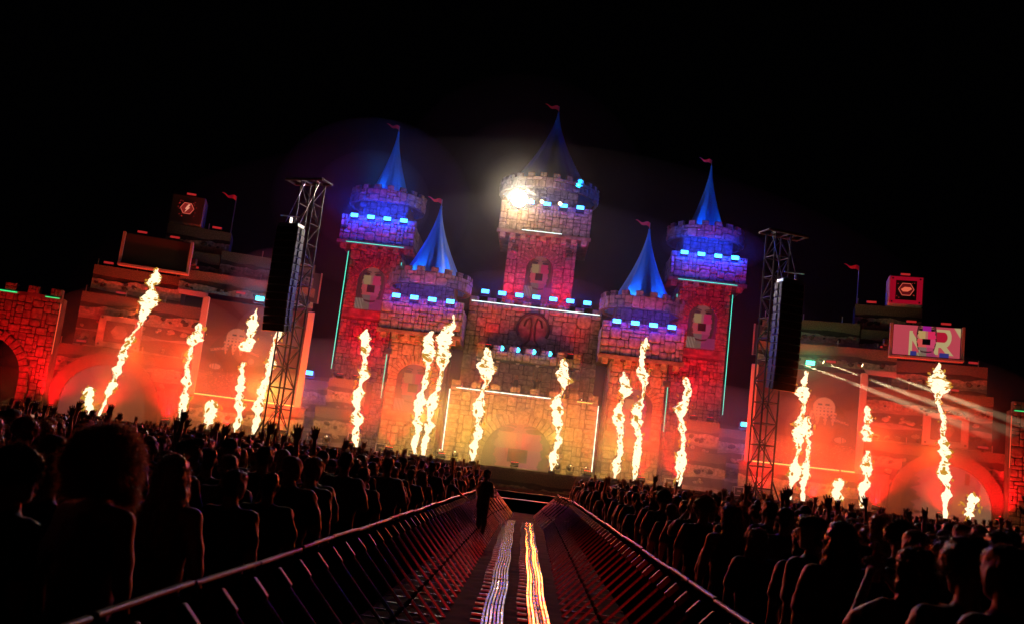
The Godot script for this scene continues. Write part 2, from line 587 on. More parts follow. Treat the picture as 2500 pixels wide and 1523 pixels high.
# a panel whose outline is poly, at z, with uv over the box (lo, hi)
func picture(poly: PackedVector2Array, z: float, lo: Vector2, hi: Vector2) -> SurfaceTool:
	var st := mb()
	var idx := Geometry2D.triangulate_polygon(poly)
	for i in range(0, idx.size(), 3):
		var p := [poly[idx[i]], poly[idx[i + 1]], poly[idx[i + 2]]]
		if (p[1] - p[0]).cross(p[2] - p[0]) > 0.0:
			var s: Vector2 = p[1]; p[1] = p[2]; p[2] = s
		for q in p:
			st.set_uv(Vector2((q.x - lo.x) / (hi.x - lo.x), 1.0 - (q.y - lo.y) / (hi.y - lo.y)))
			st.add_vertex(Vector3(q.x, q.y, z))
	return st

func arched(cx: float, y0: float, r: float, spring: float) -> PackedVector2Array:
	var p := PackedVector2Array([Vector2(cx + r, y0)])
	for i in 17:
		var a := PI * i / 16.0
		p.append(Vector2(cx + cos(a) * r, spring + sin(a) * r))
	p.append(Vector2(cx - r, y0))
	return p

# ---------------------------------------------------------------- castle
func pennant(parent: Node, at: Vector3, size: float, high: float) -> void:
	var st := mb()
	tube(st, [at, at + Vector3(0, high, 0)], 0.03, 6)
	part(st, "flag_pole", M.steel, parent)
	var fl := mb()
	var top := at + Vector3(0, high, 0)
	for i in 10:
		var a := i / 10.0
		var b := (i + 1) / 10.0
		var pa := top + Vector3(-a * size, 0.05 * sin(a * 9.0) + 0.08 * a, 0.09 * sin(a * 7.5))
		var pb := top + Vector3(-b * size, 0.05 * sin(b * 9.0) + 0.08 * b, 0.09 * sin(b * 7.5))
		var ha := size * 0.36 * (1.0 - a * 0.92)
		var hb := size * 0.36 * (1.0 - b * 0.92)
		quad(fl, pa, pb, pb - Vector3(0, hb, 0), pa - Vector3(0, ha, 0), pa - Vector3(0, 0, 1))
	part(fl, "flag", M.flag, parent)

func merlons(parent: Node, x0: float, x1: float, y: float, h: float, n: int, zf: float, thick: float, cell: float) -> void:
	# n merlons with n - 1 equal gaps
	var w := (x1 - x0) / (2 * n - 1)
	for i in n:
		var a := x0 + i * 2 * w
		part(bx(Vector3(a + w / 2, y + h / 2, zf - thick / 2 - 0.003), Vector3(w - 0.004, h, thick)), "merlon", M.plain_stone, parent)
		rubble(a, a + w, y, y + h, cell, flat(zf))

func castle_tower(label: String, group: String, xc: float, zf: float, c: Dictionary) -> Node3D:
	var t := thing("castle_tower", label, "tower", Vector3(xc, DECK, -zf), group)
	var o := -DECK
	var ws: float = c.ws
	var wh: float = c.wh
	var hb: float = c.hb + o
	var ht: float = c.ht + o
	var sz := -0.7          # the shaft's face stands back under the head
	var inner: float = c.inner
	var dep: float = c.dep
	part(bx(Vector3(0, hb / 2, sz - dep / 2), Vector3(ws * 2, hb, dep - 0.01)), "shaft", M.mortar, t)
	# screen in an arched niche
	var ac: float = c.arch_y + o
	var r0: float = c.r0
	var s0: float = c.screen_y + o
	arch_ring(t, 0, ac, r0, c.r1, 19, sz, s0 - 0.05)
	var poly := arched(0, s0, r0, ac)
	var scr := part(picture(poly, sz + 0.03, Vector2(-r0, s0), Vector2(r0, ac + r0)), "screen", c.screen, t)
	scr.set_meta("label", "arched screen showing a patchwork face")
	part(bx(Vector3(0, s0 - 0.32, sz + 0.03), Vector3(ws * 2 - 0.06, 0.56, 0.1)), "sill_band", M.plain_stone, t)
	var skip := func(x: float, y: float) -> bool:
		if y > s0 - 0.65 and y < s0: return true
		if absf(x) < c.r1 - 0.05 and y >= s0 and y <= ac: return true
		return Vector2(x, y - ac).length() < c.r1 - 0.05 and y > ac
	rubble(-ws, ws, maxf(0.0, c.low + o), hb, c.cell, flat(sz), skip)
	# side of the shaft that faces the aisle
	var sx := inner * ws
	if inner != 0.0:
		rubble(sz - 2.6, sz, maxf(0.0, c.low + o), hb, 0.36, func(a: float, y: float) -> Transform3D: return Transform3D(Basis(Vector3.UP, inner * PI / 2), Vector3(sx, y, a)))
	# head
	part(bx(Vector3(0, (hb + ht) / 2, -dep / 2), Vector3(wh * 2, ht - hb, dep)), "head", M.mortar, t)
	rubble(-wh, wh, hb + 0.28, ht, c.cell, flat(0.0))
	if inner != 0.0:
		rubble(-2.4, 0.0, hb + 0.28, ht, 0.36, func(a: float, y: float) -> Transform3D: return Transform3D(Basis(Vector3.UP, inner * PI / 2), Vector3(inner * wh, y, a)))
	merlons(t, -wh, wh, ht, c.mh, c.n, 0.0, 0.5, 0.22)
	part(bx(Vector3(0, hb + 0.13, 0.06), Vector3(wh * 2 + 0.16, 0.26, 0.24)), "cornice", M.plain_stone, t)
	var nc := int(wh * 2 / 0.72)
	for i in nc:
		part(bx(Vector3(-wh + (i + 0.5) * wh * 2 / nc, hb - 0.17, -0.12), Vector3(0.36, 0.34, 0.5)), "corbel", M.stone[i % 5], t)
	for seg in c.strips:
		led(t, Vector3(seg[0], seg[1] + o, seg[2]), Vector3(seg[3], seg[4] + o, seg[2]), seg[5])
	# core behind the lamps, curved crown and cloth roof
	var rr: float = c.rr
	var rb: float = c.rb + o
	var rt: float = c.rt + o
	var rz := -rr - 0.2
	part(bx(Vector3(0, (ht + rb + 0.4) / 2, -dep * 0.5 - 0.6), Vector3(wh * 1.34, rb + 0.4 - ht, dep - 1.4)), "core", M.mortar, t)
	rubble(-wh * 0.66, wh * 0.66, ht, rb + 0.35, c.cell, flat(-0.6 - 0.5 * 1.4))
	var ring := mb()
	var nseg := 40
	for i in nseg:
		var a := TAU * i / nseg
		var b := TAU * (i + 1) / nseg
		var cen := Vector3(cos((a + b) / 2) * (rr - 0.11), (rb + rt) / 2, rz + sin((a + b) / 2) * (rr - 0.11))
		var p := []
		for ang in [a, b]:
			for rad in [rr, rr - 0.22]:
				for y in [rb, rt]:
					p.append(Vector3(cos(ang) * rad, y, rz + sin(ang) * rad))
		for q in [[0, 1, 5, 4], [2, 3, 7, 6], [0, 2, 6, 4], [1, 3, 7, 5]]:
			quad(ring, p[q[0]], p[q[1]], p[q[2]], p[q[3]], cen)
	part(ring, "crown", M.mortar, t)
	var round_place := func(s: float, y: float) -> Transform3D:
		var a := s / rr
		return Transform3D(Basis(Vector3.UP, a), Vector3(sin(a) * rr, y, rz + cos(a) * rr))
	rubble(-rr * 1.62, rr * 1.62, rb, rt, c.cell, round_place, null, 0.07)
	var nm: int = c.nm
	for i in nm * 2:
		var a := TAU * (i + 0.5) / (nm * 2)
		var w := TAU * rr / (nm * 4) * 1.0
		var tr := Transform3D(Basis(Vector3.UP, a), Vector3(sin(a) * (rr - 0.11), rt + 0.16, rz + cos(a) * (rr - 0.11)))
		part(bx(Vector3.ZERO, Vector3(w, 0.32, 0.218)), "crown_merlon", M.plain_stone, t, tr)
		if cos(a) > -0.1:
			rubble(-w / 2, w / 2, rt, rt + 0.32, 0.2, func(s: float, y: float) -> Transform3D: return Transform3D(Basis(Vector3.UP, a), Vector3(sin(a) * rr + cos(a) * s, y, rz + cos(a) * rr - sin(a) * s)), null, 0.05)
	flush_stones(t)
	var tip: float = c.tip + o
	var R: float = c.roof_r
	var roof := mb()
	roof.set_smooth_group(0)
	var prof := 26
	var around := 72
	var verts := []
	for i in prof + 1:
		var k := i / float(prof)
		var row := []
		for j in around:
			var a := TAU * j / around
			var r := R * pow(1.0 - k, 1.5) + 0.06
			r *= 1.0 + (0.05 * sin(a * 11.0 + 1.3 + 0.5 * sin(a * 3.0)) + 0.03 * sin(a * 19.0 + k * 3.0)) * (1.0 - k * 0.6)
			row.append(Vector3(cos(a) * r, lerpf(rb + 0.1, tip, k), rz + sin(a) * r))
		verts.append(row)
	for i in prof:
		for j in around:
			var cen := Vector3(0, lerpf(rb, tip, (i + 0.5) / prof), rz)
			quad(roof, verts[i][j], verts[i][(j + 1) % around], verts[i + 1][(j + 1) % around], verts[i + 1][j], cen)
	var rf := part(roof, "roof", M.roof, t)
	rf.set_meta("label", "blue cloth roof gathered to a point")
	pennant(t, Vector3(0, tip - 0.1, rz), c.flag, 0.55)
	# blue floods hidden inside the crown light the cloth from below
	for s in c.floods:
		var fx := thing("roof_flood", "small blue flood inside the crown of the %s" % c.where, "stage lamp", t.position + Vector3(s * R * 0.8, rb + 0.25, rz + R * 0.95), "floods inside the tower crowns")
		var st := mb()
		soft_box(st, Vector3(0, 0, 0), Vector3(0.36, 0.2, 0.22), 0.03, Basis(Vector3.RIGHT, 0.5))
		part(st, "housing", M.black, fx)
		part(bx(Vector3(0, 0.115, -0.06), Vector3(0.3, 0.02, 0.16), Basis(Vector3.RIGHT, 0.5)), "lens", M.blue_lens, fx)
		var l := spot(fx, Vector3(0, 0.22, -0.1), Vector3(-s * 0.3, 1.5, -1.0), Color(0.03, 0.5, 1.0), c.flood * 0.8, 50.0, 0.15, 0.8)
		l.light_size = 0.15
	return t

func build_castle() -> void:
	var face := face_texture()
	var face_dim := screen_material(face, 0.4)
	var face_low := screen_material(face, 0.32)
	var cy = M.led_cyan
	var common := {"arch_y": 14.0, "r0": 1.03, "r1": 1.75, "screen_y": 11.9, "cell": 0.255, "mh": 0.4, "screen": face_dim, "dep": 5.6, "low": 2.0}
	for s in [-1, 1]:
		# tall rear towers
		var c := common.duplicate()
		c.merge({"ws": 1.86, "wh": 2.72, "hb": 16.45, "ht": 18.22, "n": 5, "rr": 2.8, "rb": 19.95, "rt": 20.85, "nm": 9, "tip": 26.2, "roof_r": 1.75, "flag": 1.0, "inner": float(-s), "where": "rear tower, " + SHORT[s], "floods": [-0.6, 0.6], "flood": 60.0,
			"strips": [[-2.1, 16.55, 0.22, 2.1, 16.55, cy], [s * 1.98, 16.0, -0.55, s * 1.98, 7.4, cy], [-s * 1.98, 15.6, -0.55, -s * 1.98, 14.4, cy]]}, true)
		castle_tower("tall rear castle tower with blue cloth roof, " + SIDE[s], "rear castle towers", XC + s * 12.0, 70.0, c)
		for i in 4:
			var w := 5.44 / 9.0
			blinder(Vector3(XC + s * 12.0 - 2.72 + (1.5 + 2 * i) * w, 18.58, -69.95), NTH[3 - i if s < 0 else i] + " blue-white blinder from the middle on the rear tower " + SIDE[s], "blinders of the rear tower " + SIDE[s], M.blue_lens if s < 0 or i < 3 else M.cyan_lens, Color(0.005, 0.22, 1.0), 9.0)
		# front turrets
		var d := common.duplicate()
		d.merge({"arch_y": 6.75, "r0": 1.12, "r1": 1.74, "screen_y": 4.75, "ws": 1.8, "wh": 2.68, "hb": 9.65, "ht": 11.72, "n": 5, "rr": 2.78, "rb": 13.15, "rt": 14.0, "nm": 9, "tip": 19.2, "roof_r": 2.35, "flag": 1.0, "inner": float(-s), "where": "turret, " + SHORT[s], "floods": [-0.6, 0.6], "flood": 60.0, "screen": face_low, "dep": 5.2,
			"strips": [[s * 1.95, 8.4, -0.5, s * 1.95, 5.4, cy]]}, true)
		castle_tower("front turret beside the gate with curved crown, " + SIDE[s], "front castle turrets", XC + s * 7.25, 64.0, d)
		for i in 4:
			var w := 5.36 / 9.0
			blinder(Vector3(XC + s * 7.25 - 2.68 + (1.5 + 2 * i) * w, 12.12, -63.95), NTH[3 - i if s < 0 else i] + " blue-white blinder from the gate on the front turret " + SIDE[s], "blinders of the front turret " + SIDE[s], M.blue_lens, Color(0.005, 0.12, 1.0), 1.8)
	var e := common.duplicate()
	e.merge({"arch_y": 16.25, "r0": 0.98, "r1": 1.72, "screen_y": 14.2, "ws": 2.5, "wh": 3.32, "hb": 18.55, "ht": 20.55, "n": 6, "rr": 3.75, "rb": 22.3, "rt": 23.1, "nm": 12, "tip": 29.5, "roof_r": 3.5, "flag": 1.1, "inner": 0.0, "where": "tallest tower", "floods": [0.75], "flood": 160.0, "dep": 6.6, "low": 12.5,
		"strips": [[-1.6, 18.85, 0.22, 1.3, 18.85, M.led_white]]}, true)
	var mid := castle_tower("tallest middle castle tower with wide head and blue roof", "", XC, 70.0, e)
	var wc := 6.64 / 11.0
	for i in 5:
		var at := Vector3(XC - 3.32 + (1.5 + 2 * i) * wc, 21.0, -69.95)
		blinder(at, NTH[i] + " blue-white blinder on the tallest tower, counted from the lightning-bolt cube side", "blinders of the middle tower", M.blue_lens, Color(0.005, 0.18, 1.0), 1.4)
	for a in [[-2.05, 290.0, true], [-0.4, 4.0, false], [0.92, 6.0, false], [-1.2, 2.0, false]]:
		var big: bool = a[2]
		var b := thing("spot_lamp", "blazing white spot lamp on the middle tower's battlement" if big else "small white lamp between the middle tower's blinders, %s from the blazing spot" % {-1.2: "first", -0.4: "second", 0.92: "third"}[a[0]], "stage lamp", Vector3(XC + a[0] + (0.0 if not big else 0.0), 21.05, -69.7), "" if big else "white beam lamps on the middle tower")
		var sc := 2.6 if big else 0.6  # big lamp oversized, its bloom is built into the lens size
		var st := mb()
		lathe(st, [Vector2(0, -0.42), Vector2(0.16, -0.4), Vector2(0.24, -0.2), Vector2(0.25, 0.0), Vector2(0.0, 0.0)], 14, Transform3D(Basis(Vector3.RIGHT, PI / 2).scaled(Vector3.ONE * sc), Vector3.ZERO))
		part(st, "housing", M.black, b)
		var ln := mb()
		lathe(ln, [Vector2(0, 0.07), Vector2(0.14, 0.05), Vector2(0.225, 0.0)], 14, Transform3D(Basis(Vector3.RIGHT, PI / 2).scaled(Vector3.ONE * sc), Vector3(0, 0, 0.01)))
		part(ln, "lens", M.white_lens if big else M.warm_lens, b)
		spot(b, Vector3(0, -0.05, 0.45), Vector3(0, -0.05, 1.0), Color(1.0, 0.93, 0.78), a[1], 66.0, 0.2, 0.4)
		omni(b, Vector3(0, -0.3, 0.7), Color(1.0, 0.82, 0.55), a[1] * 0.05, 0.2)
	for s in [-1.0, 1.0]:
		moving_head(Vector3(XC + s * 1.95, 16.9, -70.35), "black moving head hung under the middle tower's corbels " + SIDE[int(s)], "moving heads under the middle tower", 0.0, true)

	# curtain wall behind the gate
	var w := thing("castle_wall", "red-lit curtain wall with round emblem and a row of blinders", "wall", Vector3(XC + 0.05, DECK, -68.0))
	var o := -DECK
	part(bx(Vector3(0, (12.95 + o) / 2, -0.6), Vector3(9.2, 12.95 + o, 1.19)), "core", M.mortar, w)
	var logo := Vector2(0.0, 11.5 + o)
	rubble(-4.6, 4.6, 5.0 + o, 12.95 + o, 0.33, flat(0.0), func(x: float, y: float) -> bool: return Vector2(x - logo.x, y - logo.y).length() < 1.2)
	merlons(w, -4.6, 4.6, 12.95 + o, 0.4, 8, 0.0, 0.5, 0.24)
	flush_stones(w)
	led(w, Vector3(-4.45, 13.0 + o, 0.16), Vector3(4.45, 13.0 + o, 0.16), M.led_white, 0.055)
	var em := mb()
	prism(em, arched(logo.x, logo.y - 1.05, 1.1, logo.y), 0.0, 0.04)
	part(em, "emblem_field", M.plain_stone, w)
	var arc := []
	for i in 33:
		var a := -0.5 + (PI + 1.0) * i / 32.0
		arc.append(Vector3(logo.x + cos(a) * 1.08, logo.y + sin(a) * 1.08, 0.1))
	var es := mb()
	tube(es, arc, 0.1, 6)
	part(es, "emblem_ring", M.dark_soil, w)
	for s in [-1.0, 1.0]:
		var em2 := mb()
		tube(em2, [Vector3(s * 0.62, logo.y + 0.15, 0.08), Vector3(s * 0.5, logo.y + 0.6, 0.08), Vector3(s * 0.24, logo.y + 0.75, 0.08), Vector3(s * 0.14, logo.y + 0.3, 0.08), Vector3(s * 0.14, logo.y - 0.4, 0.08), Vector3(s * 0.2, logo.y - 0.75, 0.08), Vector3(s * 0.5, logo.y - 1.15, 0.08)], 0.075, 6)
		part(em2, "emblem_stem", M.dark_soil, w)
	for i in 7:
		blinder(Vector3(XC - 3.55 + i * 1.19, 13.78, -68.1), NTH[i] + " blinder on the curtain wall, counted from the lightning-bolt cube side", "blinders on the curtain wall", M.blue_lens, Color(0.005, 0.12, 1.0), 1.6)

	# balcony with round cyan lamps
	var b := thing("castle_balcony", "small stone balcony with battlement above the performers", "balcony", Vector3(XC, 8.95, -66.0))
	part(bx(Vector3(0, 0.3, -1.0), Vector3(7.0, 0.6, 1.98)), "core", M.mortar, b)
	rubble(-3.5, 3.5, 0.0, 0.6, 0.26, flat(0.0))
	merlons(b, -3.5, 3.5, 0.6, 0.38, 7, 0.0, 0.4, 0.24)
	flush_stones(b)
	part(bx(Vector3(0, -0.06, -0.3), Vector3(7.0, 0.1, 0.5)), "light_bar", M.black, b)
	for i in 6:
		var dl := mb()
		lathe(dl, [Vector2(0.02, 0.0), Vector2(0.13, 0.0), Vector2(0.1, -0.1), Vector2(0.0, -0.12)], 10)
		part(dl, "down_light", M.lamp_yellow if false else M.cream, b, Transform3D(Basis(), Vector3(-3.3 + i * 1.32, -0.1, 0.1)))
	for i in 4:
		blinder(Vector3(XC - 2.12 + i * 1.08 + 0.25, 9.75, -66.15), NTH[i] + " round cyan lamp on the balcony, counted from the lightning-bolt cube side", "round lamps on the balcony", M.cyan_lens, Color(0.01, 0.4, 1.0), 0.4, 0.0, true)

	# gate with arched screen, performers' deck behind it
	var g := thing("castle_gate", "front stone gate with wide arched screen and light strips", "gate", Vector3(XC + 0.05, DECK, -64.0))
	part(bx(Vector3(0, (6.75 + o) / 2, -1.1), Vector3(9.5, 6.75 + o, 2.19)), "core", M.mortar, g)
	var gy := 2.55 + o
	arch_ring(g, 0, gy, 2.28, 3.0, 25, 0.0, 0.0, 0.3)
	var key := mb()
	prism(key, PackedVector2Array([Vector2(-0.26, gy + 2.2), Vector2(0.26, gy + 2.2), Vector2(0.36, gy + 3.15), Vector2(-0.36, gy + 3.15)]), 0.0, 0.24)
	part(key, "keystone", M.voussoir, g)
	var gs := part(picture(arched(0, 0.05, 2.28, gy), 0.03, Vector2(-2.28, 0.05 - 1.6), Vector2(2.28, gy + 2.6)), "screen", screen_material(face, 0.32), g)
	gs.set_meta("label", "wide arched screen showing a patchwork face")
	rubble(-4.0, 4.0, 0.0, 6.75 + o, 0.30, flat(0.0), func(x: float, y: float) -> bool: return (Vector2(x, y - gy).length() < 2.95 and y > gy) or (absf(x) < 2.95 and y <= gy))
	for s in [-1.0, 1.0]:
		var y := 0.0
		var k := 0
		while y < 4.5:
			var wd := 0.72 if k % 2 else 0.62
			var st := mb()
			soft_box(st, Vector3(s * (4.75 - wd / 2), y + 0.15, 0.05), Vector3(wd, 0.27, 0.18), 0.025)
			part(st, "quoin", M.stone[(k + 1) % 5], g)
			y += 0.3
			k += 1
		led(g, Vector3(s * 4.8, 6.5 + o, 0.12), Vector3(s * 4.8, 2.2 + o, 0.12), M.led_white)
	merlons(g, -4.75, 4.75, 6.75 + o, 0.38, 8, 0.0, 0.5, 0.24)
	flush_stones(g)
	for seg in [[-4.4, -3.6], [-3.55, -1.6], [-1.55, 0.6], [0.65, 1.7], [3.4, 4.4]]:
		led(g, Vector3(seg[0], 6.62 + o, 0.14), Vector3(seg[1], 6.62 + o, 0.14), M.led_white if seg[0] < 1.0 else M.led_gold)

	# deck and desk behind the gate
	var dk := thing("performer_desk", "black table with players behind the gate battlement", "table", Vector3(XC + 0.1, 6.3, -65.2))
	part(bx(Vector3(0, 0.5, 0), Vector3(3.4, 0.08, 0.8)), "table_top", M.black, dk)
	for x in [-1.5, 1.5]: part(bx(Vector3(x, 0.23, 0), Vector3(0.08, 0.46, 0.7)), "leg", M.black, dk)
	for x in [-0.9, -0.3, 0.3, 0.9]: part(bx(Vector3(x, 0.6, 0), Vector3(0.42, 0.11, 0.5)), "player", M.grey, dk)
	part(bx(Vector3(1.55, 0.8, 0.1), Vector3(0.5, 0.55, 0.04), Basis(Vector3.UP, 0.7)), "laptop_screen", M.black, dk)
	var fl := thing("gate_deck", "raised deck on which the performers stand behind the gate", "platform", Vector3(XC + 0.05, 6.2, -66.6))
	part(bx(Vector3(0, 0, 0), Vector3(9.4, 0.12, 2.7)), "boards", M.black, fl)
	for x in [2.9, 3.7]:
		moving_head(Vector3(XC + x, 6.26, -65.0), "black moving head on the gate deck, %s from the performers" % ("first" if x < 3.0 else "second"), "moving heads on the gate deck", 0.2)
	moving_head(Vector3(XC - 4.2, 6.26, -65.6), "black moving head on the gate deck beside the lightning cube side turret", "", 0.2)

var head_meshes := {}
func moving_head(at: Vector3, label: String, group: String, turn := 0.0, hung := false) -> Node3D:
	var t := thing("moving_head_lamp", label, "stage lamp", at, group, turn)
	if head_meshes.is_empty():
		var st := mb()
		soft_box(st, Vector3(0, 0.08, 0), Vector3(0.42, 0.16, 0.36), 0.03)
		head_meshes.base = done(st)
		st = mb()
		box(st, Vector3(-0.22, 0.34, 0), Vector3(0.05, 0.38, 0.16)); box(st, Vector3(0.22, 0.34, 0), Vector3(0.05, 0.38, 0.16)); box(st, Vector3(0, 0.18, 0), Vector3(0.49, 0.05, 0.2))
		head_meshes.yoke = done(st)
		st = mb()
		lathe(st, [Vector2(0, -0.26), Vector2(0.12, -0.25), Vector2(0.18, -0.12), Vector2(0.18, 0.12), Vector2(0.15, 0.22), Vector2(0, 0.22)], 14, Transform3D(Basis(Vector3.RIGHT, 1.1), Vector3(0, 0.46, 0)))
		head_meshes.head = done(st)
		st = mb()
		lathe(st, [Vector2(0, 0.26), Vector2(0.07, 0.25), Vector2(0.13, 0.225)], 12, Transform3D(Basis(Vector3.RIGHT, 1.1), Vector3(0, 0.46, 0)))
		head_meshes.lens = done(st)
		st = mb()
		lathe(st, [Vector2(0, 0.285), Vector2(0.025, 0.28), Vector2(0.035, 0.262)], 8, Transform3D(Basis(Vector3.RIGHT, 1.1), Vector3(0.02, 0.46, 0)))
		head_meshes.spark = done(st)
	var tr := Transform3D(Basis(Vector3.BACK, PI), Vector3(0, 0.9, 0)) if hung else Transform3D()
	for k in ["base", "yoke", "head"]: piece(head_meshes[k], k, M.black, t, tr)
	piece(head_meshes.lens, "lens", M.lens_dark, t, tr)
	if not hung: piece(head_meshes.spark, "lens_glint", M.spark, t, tr)  # glowing dot put on the unlit lens in place of a glint
	return t

func flight_case(at: Vector3, size: Vector3, label: String, turn := 0.0) -> void:
	var t := thing("flight_case", label, "case", at, "flight cases on the stage floor", turn)
	var st := mb()
	box(st, Vector3(0, size.y / 2, 0), size - Vector3.ONE * 0.03)
	part(st, "body", M.case, t)
	for x in [-1, 1]:
		for y in [0, 1]:
			var e := mb()
			box(e, Vector3(x * size.x / 2, y * size.y, 0), Vector3(0.05, 0.05, size.z + 0.02))
			box(e, Vector3(0, y * size.y, x * size.z / 2), Vector3(size.x + 0.05, 0.05, 0.05))
			part(e, "edge_trim", M.case_edge, t)
		for z in [-1, 1]:
			var e := mb()
			box(e, Vector3(x * size.x / 2, size.y / 2, z * size.z / 2), Vector3(0.05, size.y, 0.05))
			part(e, "edge_trim", M.case_edge, t)
	part(bx(Vector3(0, size.y * 0.55, size.z / 2), Vector3(0.2, 0.1, 0.03)), "handle", M.steel, t)

# ---------------------------------------------------------------- wings
func wing_at(s: int, u: float, y: float, w: float) -> Vector3:
	return Vector3(XC + 0.1 + s * 14.5, y, -64.0) + Vector3(s * cos(WING), 0, sin(WING)) * u + Vector3(-s * sin(WING), 0, cos(WING)) * w

func wing_thing(s: int, called: String, label: String, category: String, u: float, y: float, w: float, group := "") -> Node3D:
	return thing(called, label, category, wing_at(s, u, y, w), group, -s * WING)

# one printed layer: a strip with wavy edges, pushed forward
func layer(parent: Node, called: String, m: Material, x0: float, x1: float, top: Callable, bottom: Callable, z: float, thick: float) -> void:
	var st := mb()
	var n := maxi(6, int((x1 - x0) / 0.14))
	for i in n:
		var a := lerpf(x0, x1, i / float(n))
		var b := lerpf(x0, x1, (i + 1) / float(n))
		var at: float = top.call(a)
		var bt: float = top.call(b)
		var ab: float = minf(bottom.call(a), at - 0.01)
		var bb: float = minf(bottom.call(b), bt - 0.01)
		var cen := Vector3((a + b) / 2, (at + ab) / 2, z - thick)
		var f := z
		quad(st, Vector3(a, at, f), Vector3(b, bt, f), Vector3(b, bb, f), Vector3(a, ab, f), cen)
		quad(st, Vector3(a, at, f), Vector3(b, bt, f), Vector3(b, bt, f - thick), Vector3(a, at, f - thick), Vector3((a + b) / 2, at - 1.0, f))
		quad(st, Vector3(a, ab, f), Vector3(b, bb, f), Vector3(b, bb, f - thick), Vector3(a, ab, f - thick), Vector3((a + b) / 2, ab + 1.0, f))
	for e in [[x0, -1.0], [x1, 1.0]]:
		var t: float = top.call(e[0])
		var bo: float = minf(bottom.call(e[0]), t - 0.01)
		quad(st, Vector3(e[0], t, z), Vector3(e[0], bo, z), Vector3(e[0], bo, z - thick), Vector3(e[0], t, z - thick), Vector3(e[0] - e[1], t, z))
	part(st, called, m, parent)

# a block of painted earth: layers counted from its top edge
func earth_layers(t: Node, x0: float, x1: float, h: float, zf: float, sd: int, skip = null) -> void:
	var wave := func(amp: float, ph: float, rough: float, y: float) -> Callable:
		return func(x: float) -> float: return clampf(h - y + amp * sin(x * 1.15 + ph + sd) + amp * 0.5 * sin(x * 2.7 + ph * 2.0) + rough * noise.get_noise_2d(x * 90.0, ph * 40.0 + sd * 17.0), 0.0, h)
	var levels := [[0.0, 0.0, 0.0], [0.62, 0.05, 0.05], [0.86, 0.05, 0.16], [1.38, 0.02, 0.02], [1.60, 0.06, 0.02], [2.22, 0.07, 0.02], [2.44, 0.06, 0.02], [3.25, 0.04, 0.08], [3.46, 0.06, 0.02], [4.05, 0.07, 0.02], [4.25, 0.05, 0.02], [9.0, 0.0, 0.0]]
	var kinds := [["sod_layer", M.sod, 0.10], ["dark_layer", M.dark_soil, 0.02], ["rock_layer", M.pale_rock, 0.07], ["sand_layer", M.smooth_sand, 0.09], ["root_layer", M.root_soil, 0.03], ["clay_layer", M.lilac_clay, 0.08], ["rubble_layer", M.red_rubble, 0.06], ["sand_layer", M.smooth_sand, 0.09], ["root_layer", M.root_soil, 0.03], ["clay_layer", M.lilac_clay, 0.08], ["rubble_layer", M.red_rubble, 0.06]]
	for k in kinds.size():
		var a: Array = levels[k]
		var b: Array = levels[k + 1]
		if a[0] >= h - 0.05: break
		var top: Callable = wave.call(a[1], k * 1.9, a[2], a[0])
		var bot: Callable = wave.call(b[1], (k + 1) * 1.9, b[2], b[0])
		layer(t, kinds[k][0], kinds[k][1], x0, x1, top, bot, zf + kinds[k][2], kinds[k][2] + 0.05)
		var mid: float = h - (a[0] + minf(b[0], h)) / 2
		var spread: float = (minf(b[0], h) - a[0]) * 0.3
		if kinds[k][0] in ["rock_layer", "root_layer", "rubble_layer"]:
			var n := int((x1 - x0) * (1.7 if kinds[k][0] == "root_layer" else 2.1))
			for i in n:
				var x := rng.randf_range(x0 + 0.25, x1 - 0.25)
				var y := mid + rng.randf_range(-spread, spread)
				if y < 0.15: continue
				if skip != null and skip.call(x, y): continue
				var sz := rng.randf_range(0.16, 0.42)
				var bs := Basis(Vector3.BACK, rng.randf_range(-0.6, 0.6)).scaled_local(Vector3(sz * rng.randf_range(1.0, 1.5), sz * 0.8, 0.2))
				var mm: Material = M.pale_rock if kinds[k][0] == "root_layer" else (M.dark_soil if rng.randf() < 0.6 else M.stone[0])
				piece(rock_shapes[rng.randi() % 8], "rock", mm, t, Transform3D(bs, Vector3(x, y, zf + kinds[k][2] + 0.01)))

func earth_block(s: int, u0: float, u1: float, y0: float, y1: float, w: float, depth: float, label: String) -> Node3D:
	var t := wing_thing(s, "earth_block", label + ", " + SIDE[s], "scenery block", (u0 + u1) / 2, y0, w, "painted earth blocks")
	var hw := (u1 - u0) / 2
	part(bx(Vector3(0, (y1 - y0) / 2 - 0.002, -depth / 2), Vector3(hw * 2 - 0.01, y1 - y0 - 0.004, depth)), "core", M.dark_soil, t)
	earth_layers(t, -hw, hw, y1 - y0, 0.0, int(u0 * 7.0 + y1 * 3.0) + s)
	# thin rods of the safety rail along the top edge
	var n := int(hw * 2 / 2.6) + 1
	for i in n:
		var st := mb()
		tube(st, [Vector3(-hw + 0.15 + i * 2.4, y1 - y0, -0.1), Vector3(-hw + 0.15 + i * 2.4, y1 - y0 + 0.42, -0.1)], 0.03, 5)
		part(st, "rail_rod", M.pillar, t)
	return t

func strobe_bar(s: int, u: float, y: float, w: float, where: String) -> void:
	var t := wing_thing(s, "strobe_bar", "red strobe bar %s, %s" % [where, SHORT[s]], "stage lamp", u, y, w, "strobe bars on the wing " + SIDE[s])
	part(bx(Vector3(0, 0.08, 0), Vector3(0.12, 0.16, 0.12)), "foot", M.black, t)
	var st := mb()
	soft_box(st, Vector3(0, 0.26, 0), Vector3(0.66, 0.2, 0.16), 0.025)
	part(st, "housing", M.black, t)
	part(bx(Vector3(0, 0.26, 0.085), Vector3(0.58, 0.13, 0.02)), "lens", M.dim_red, t)

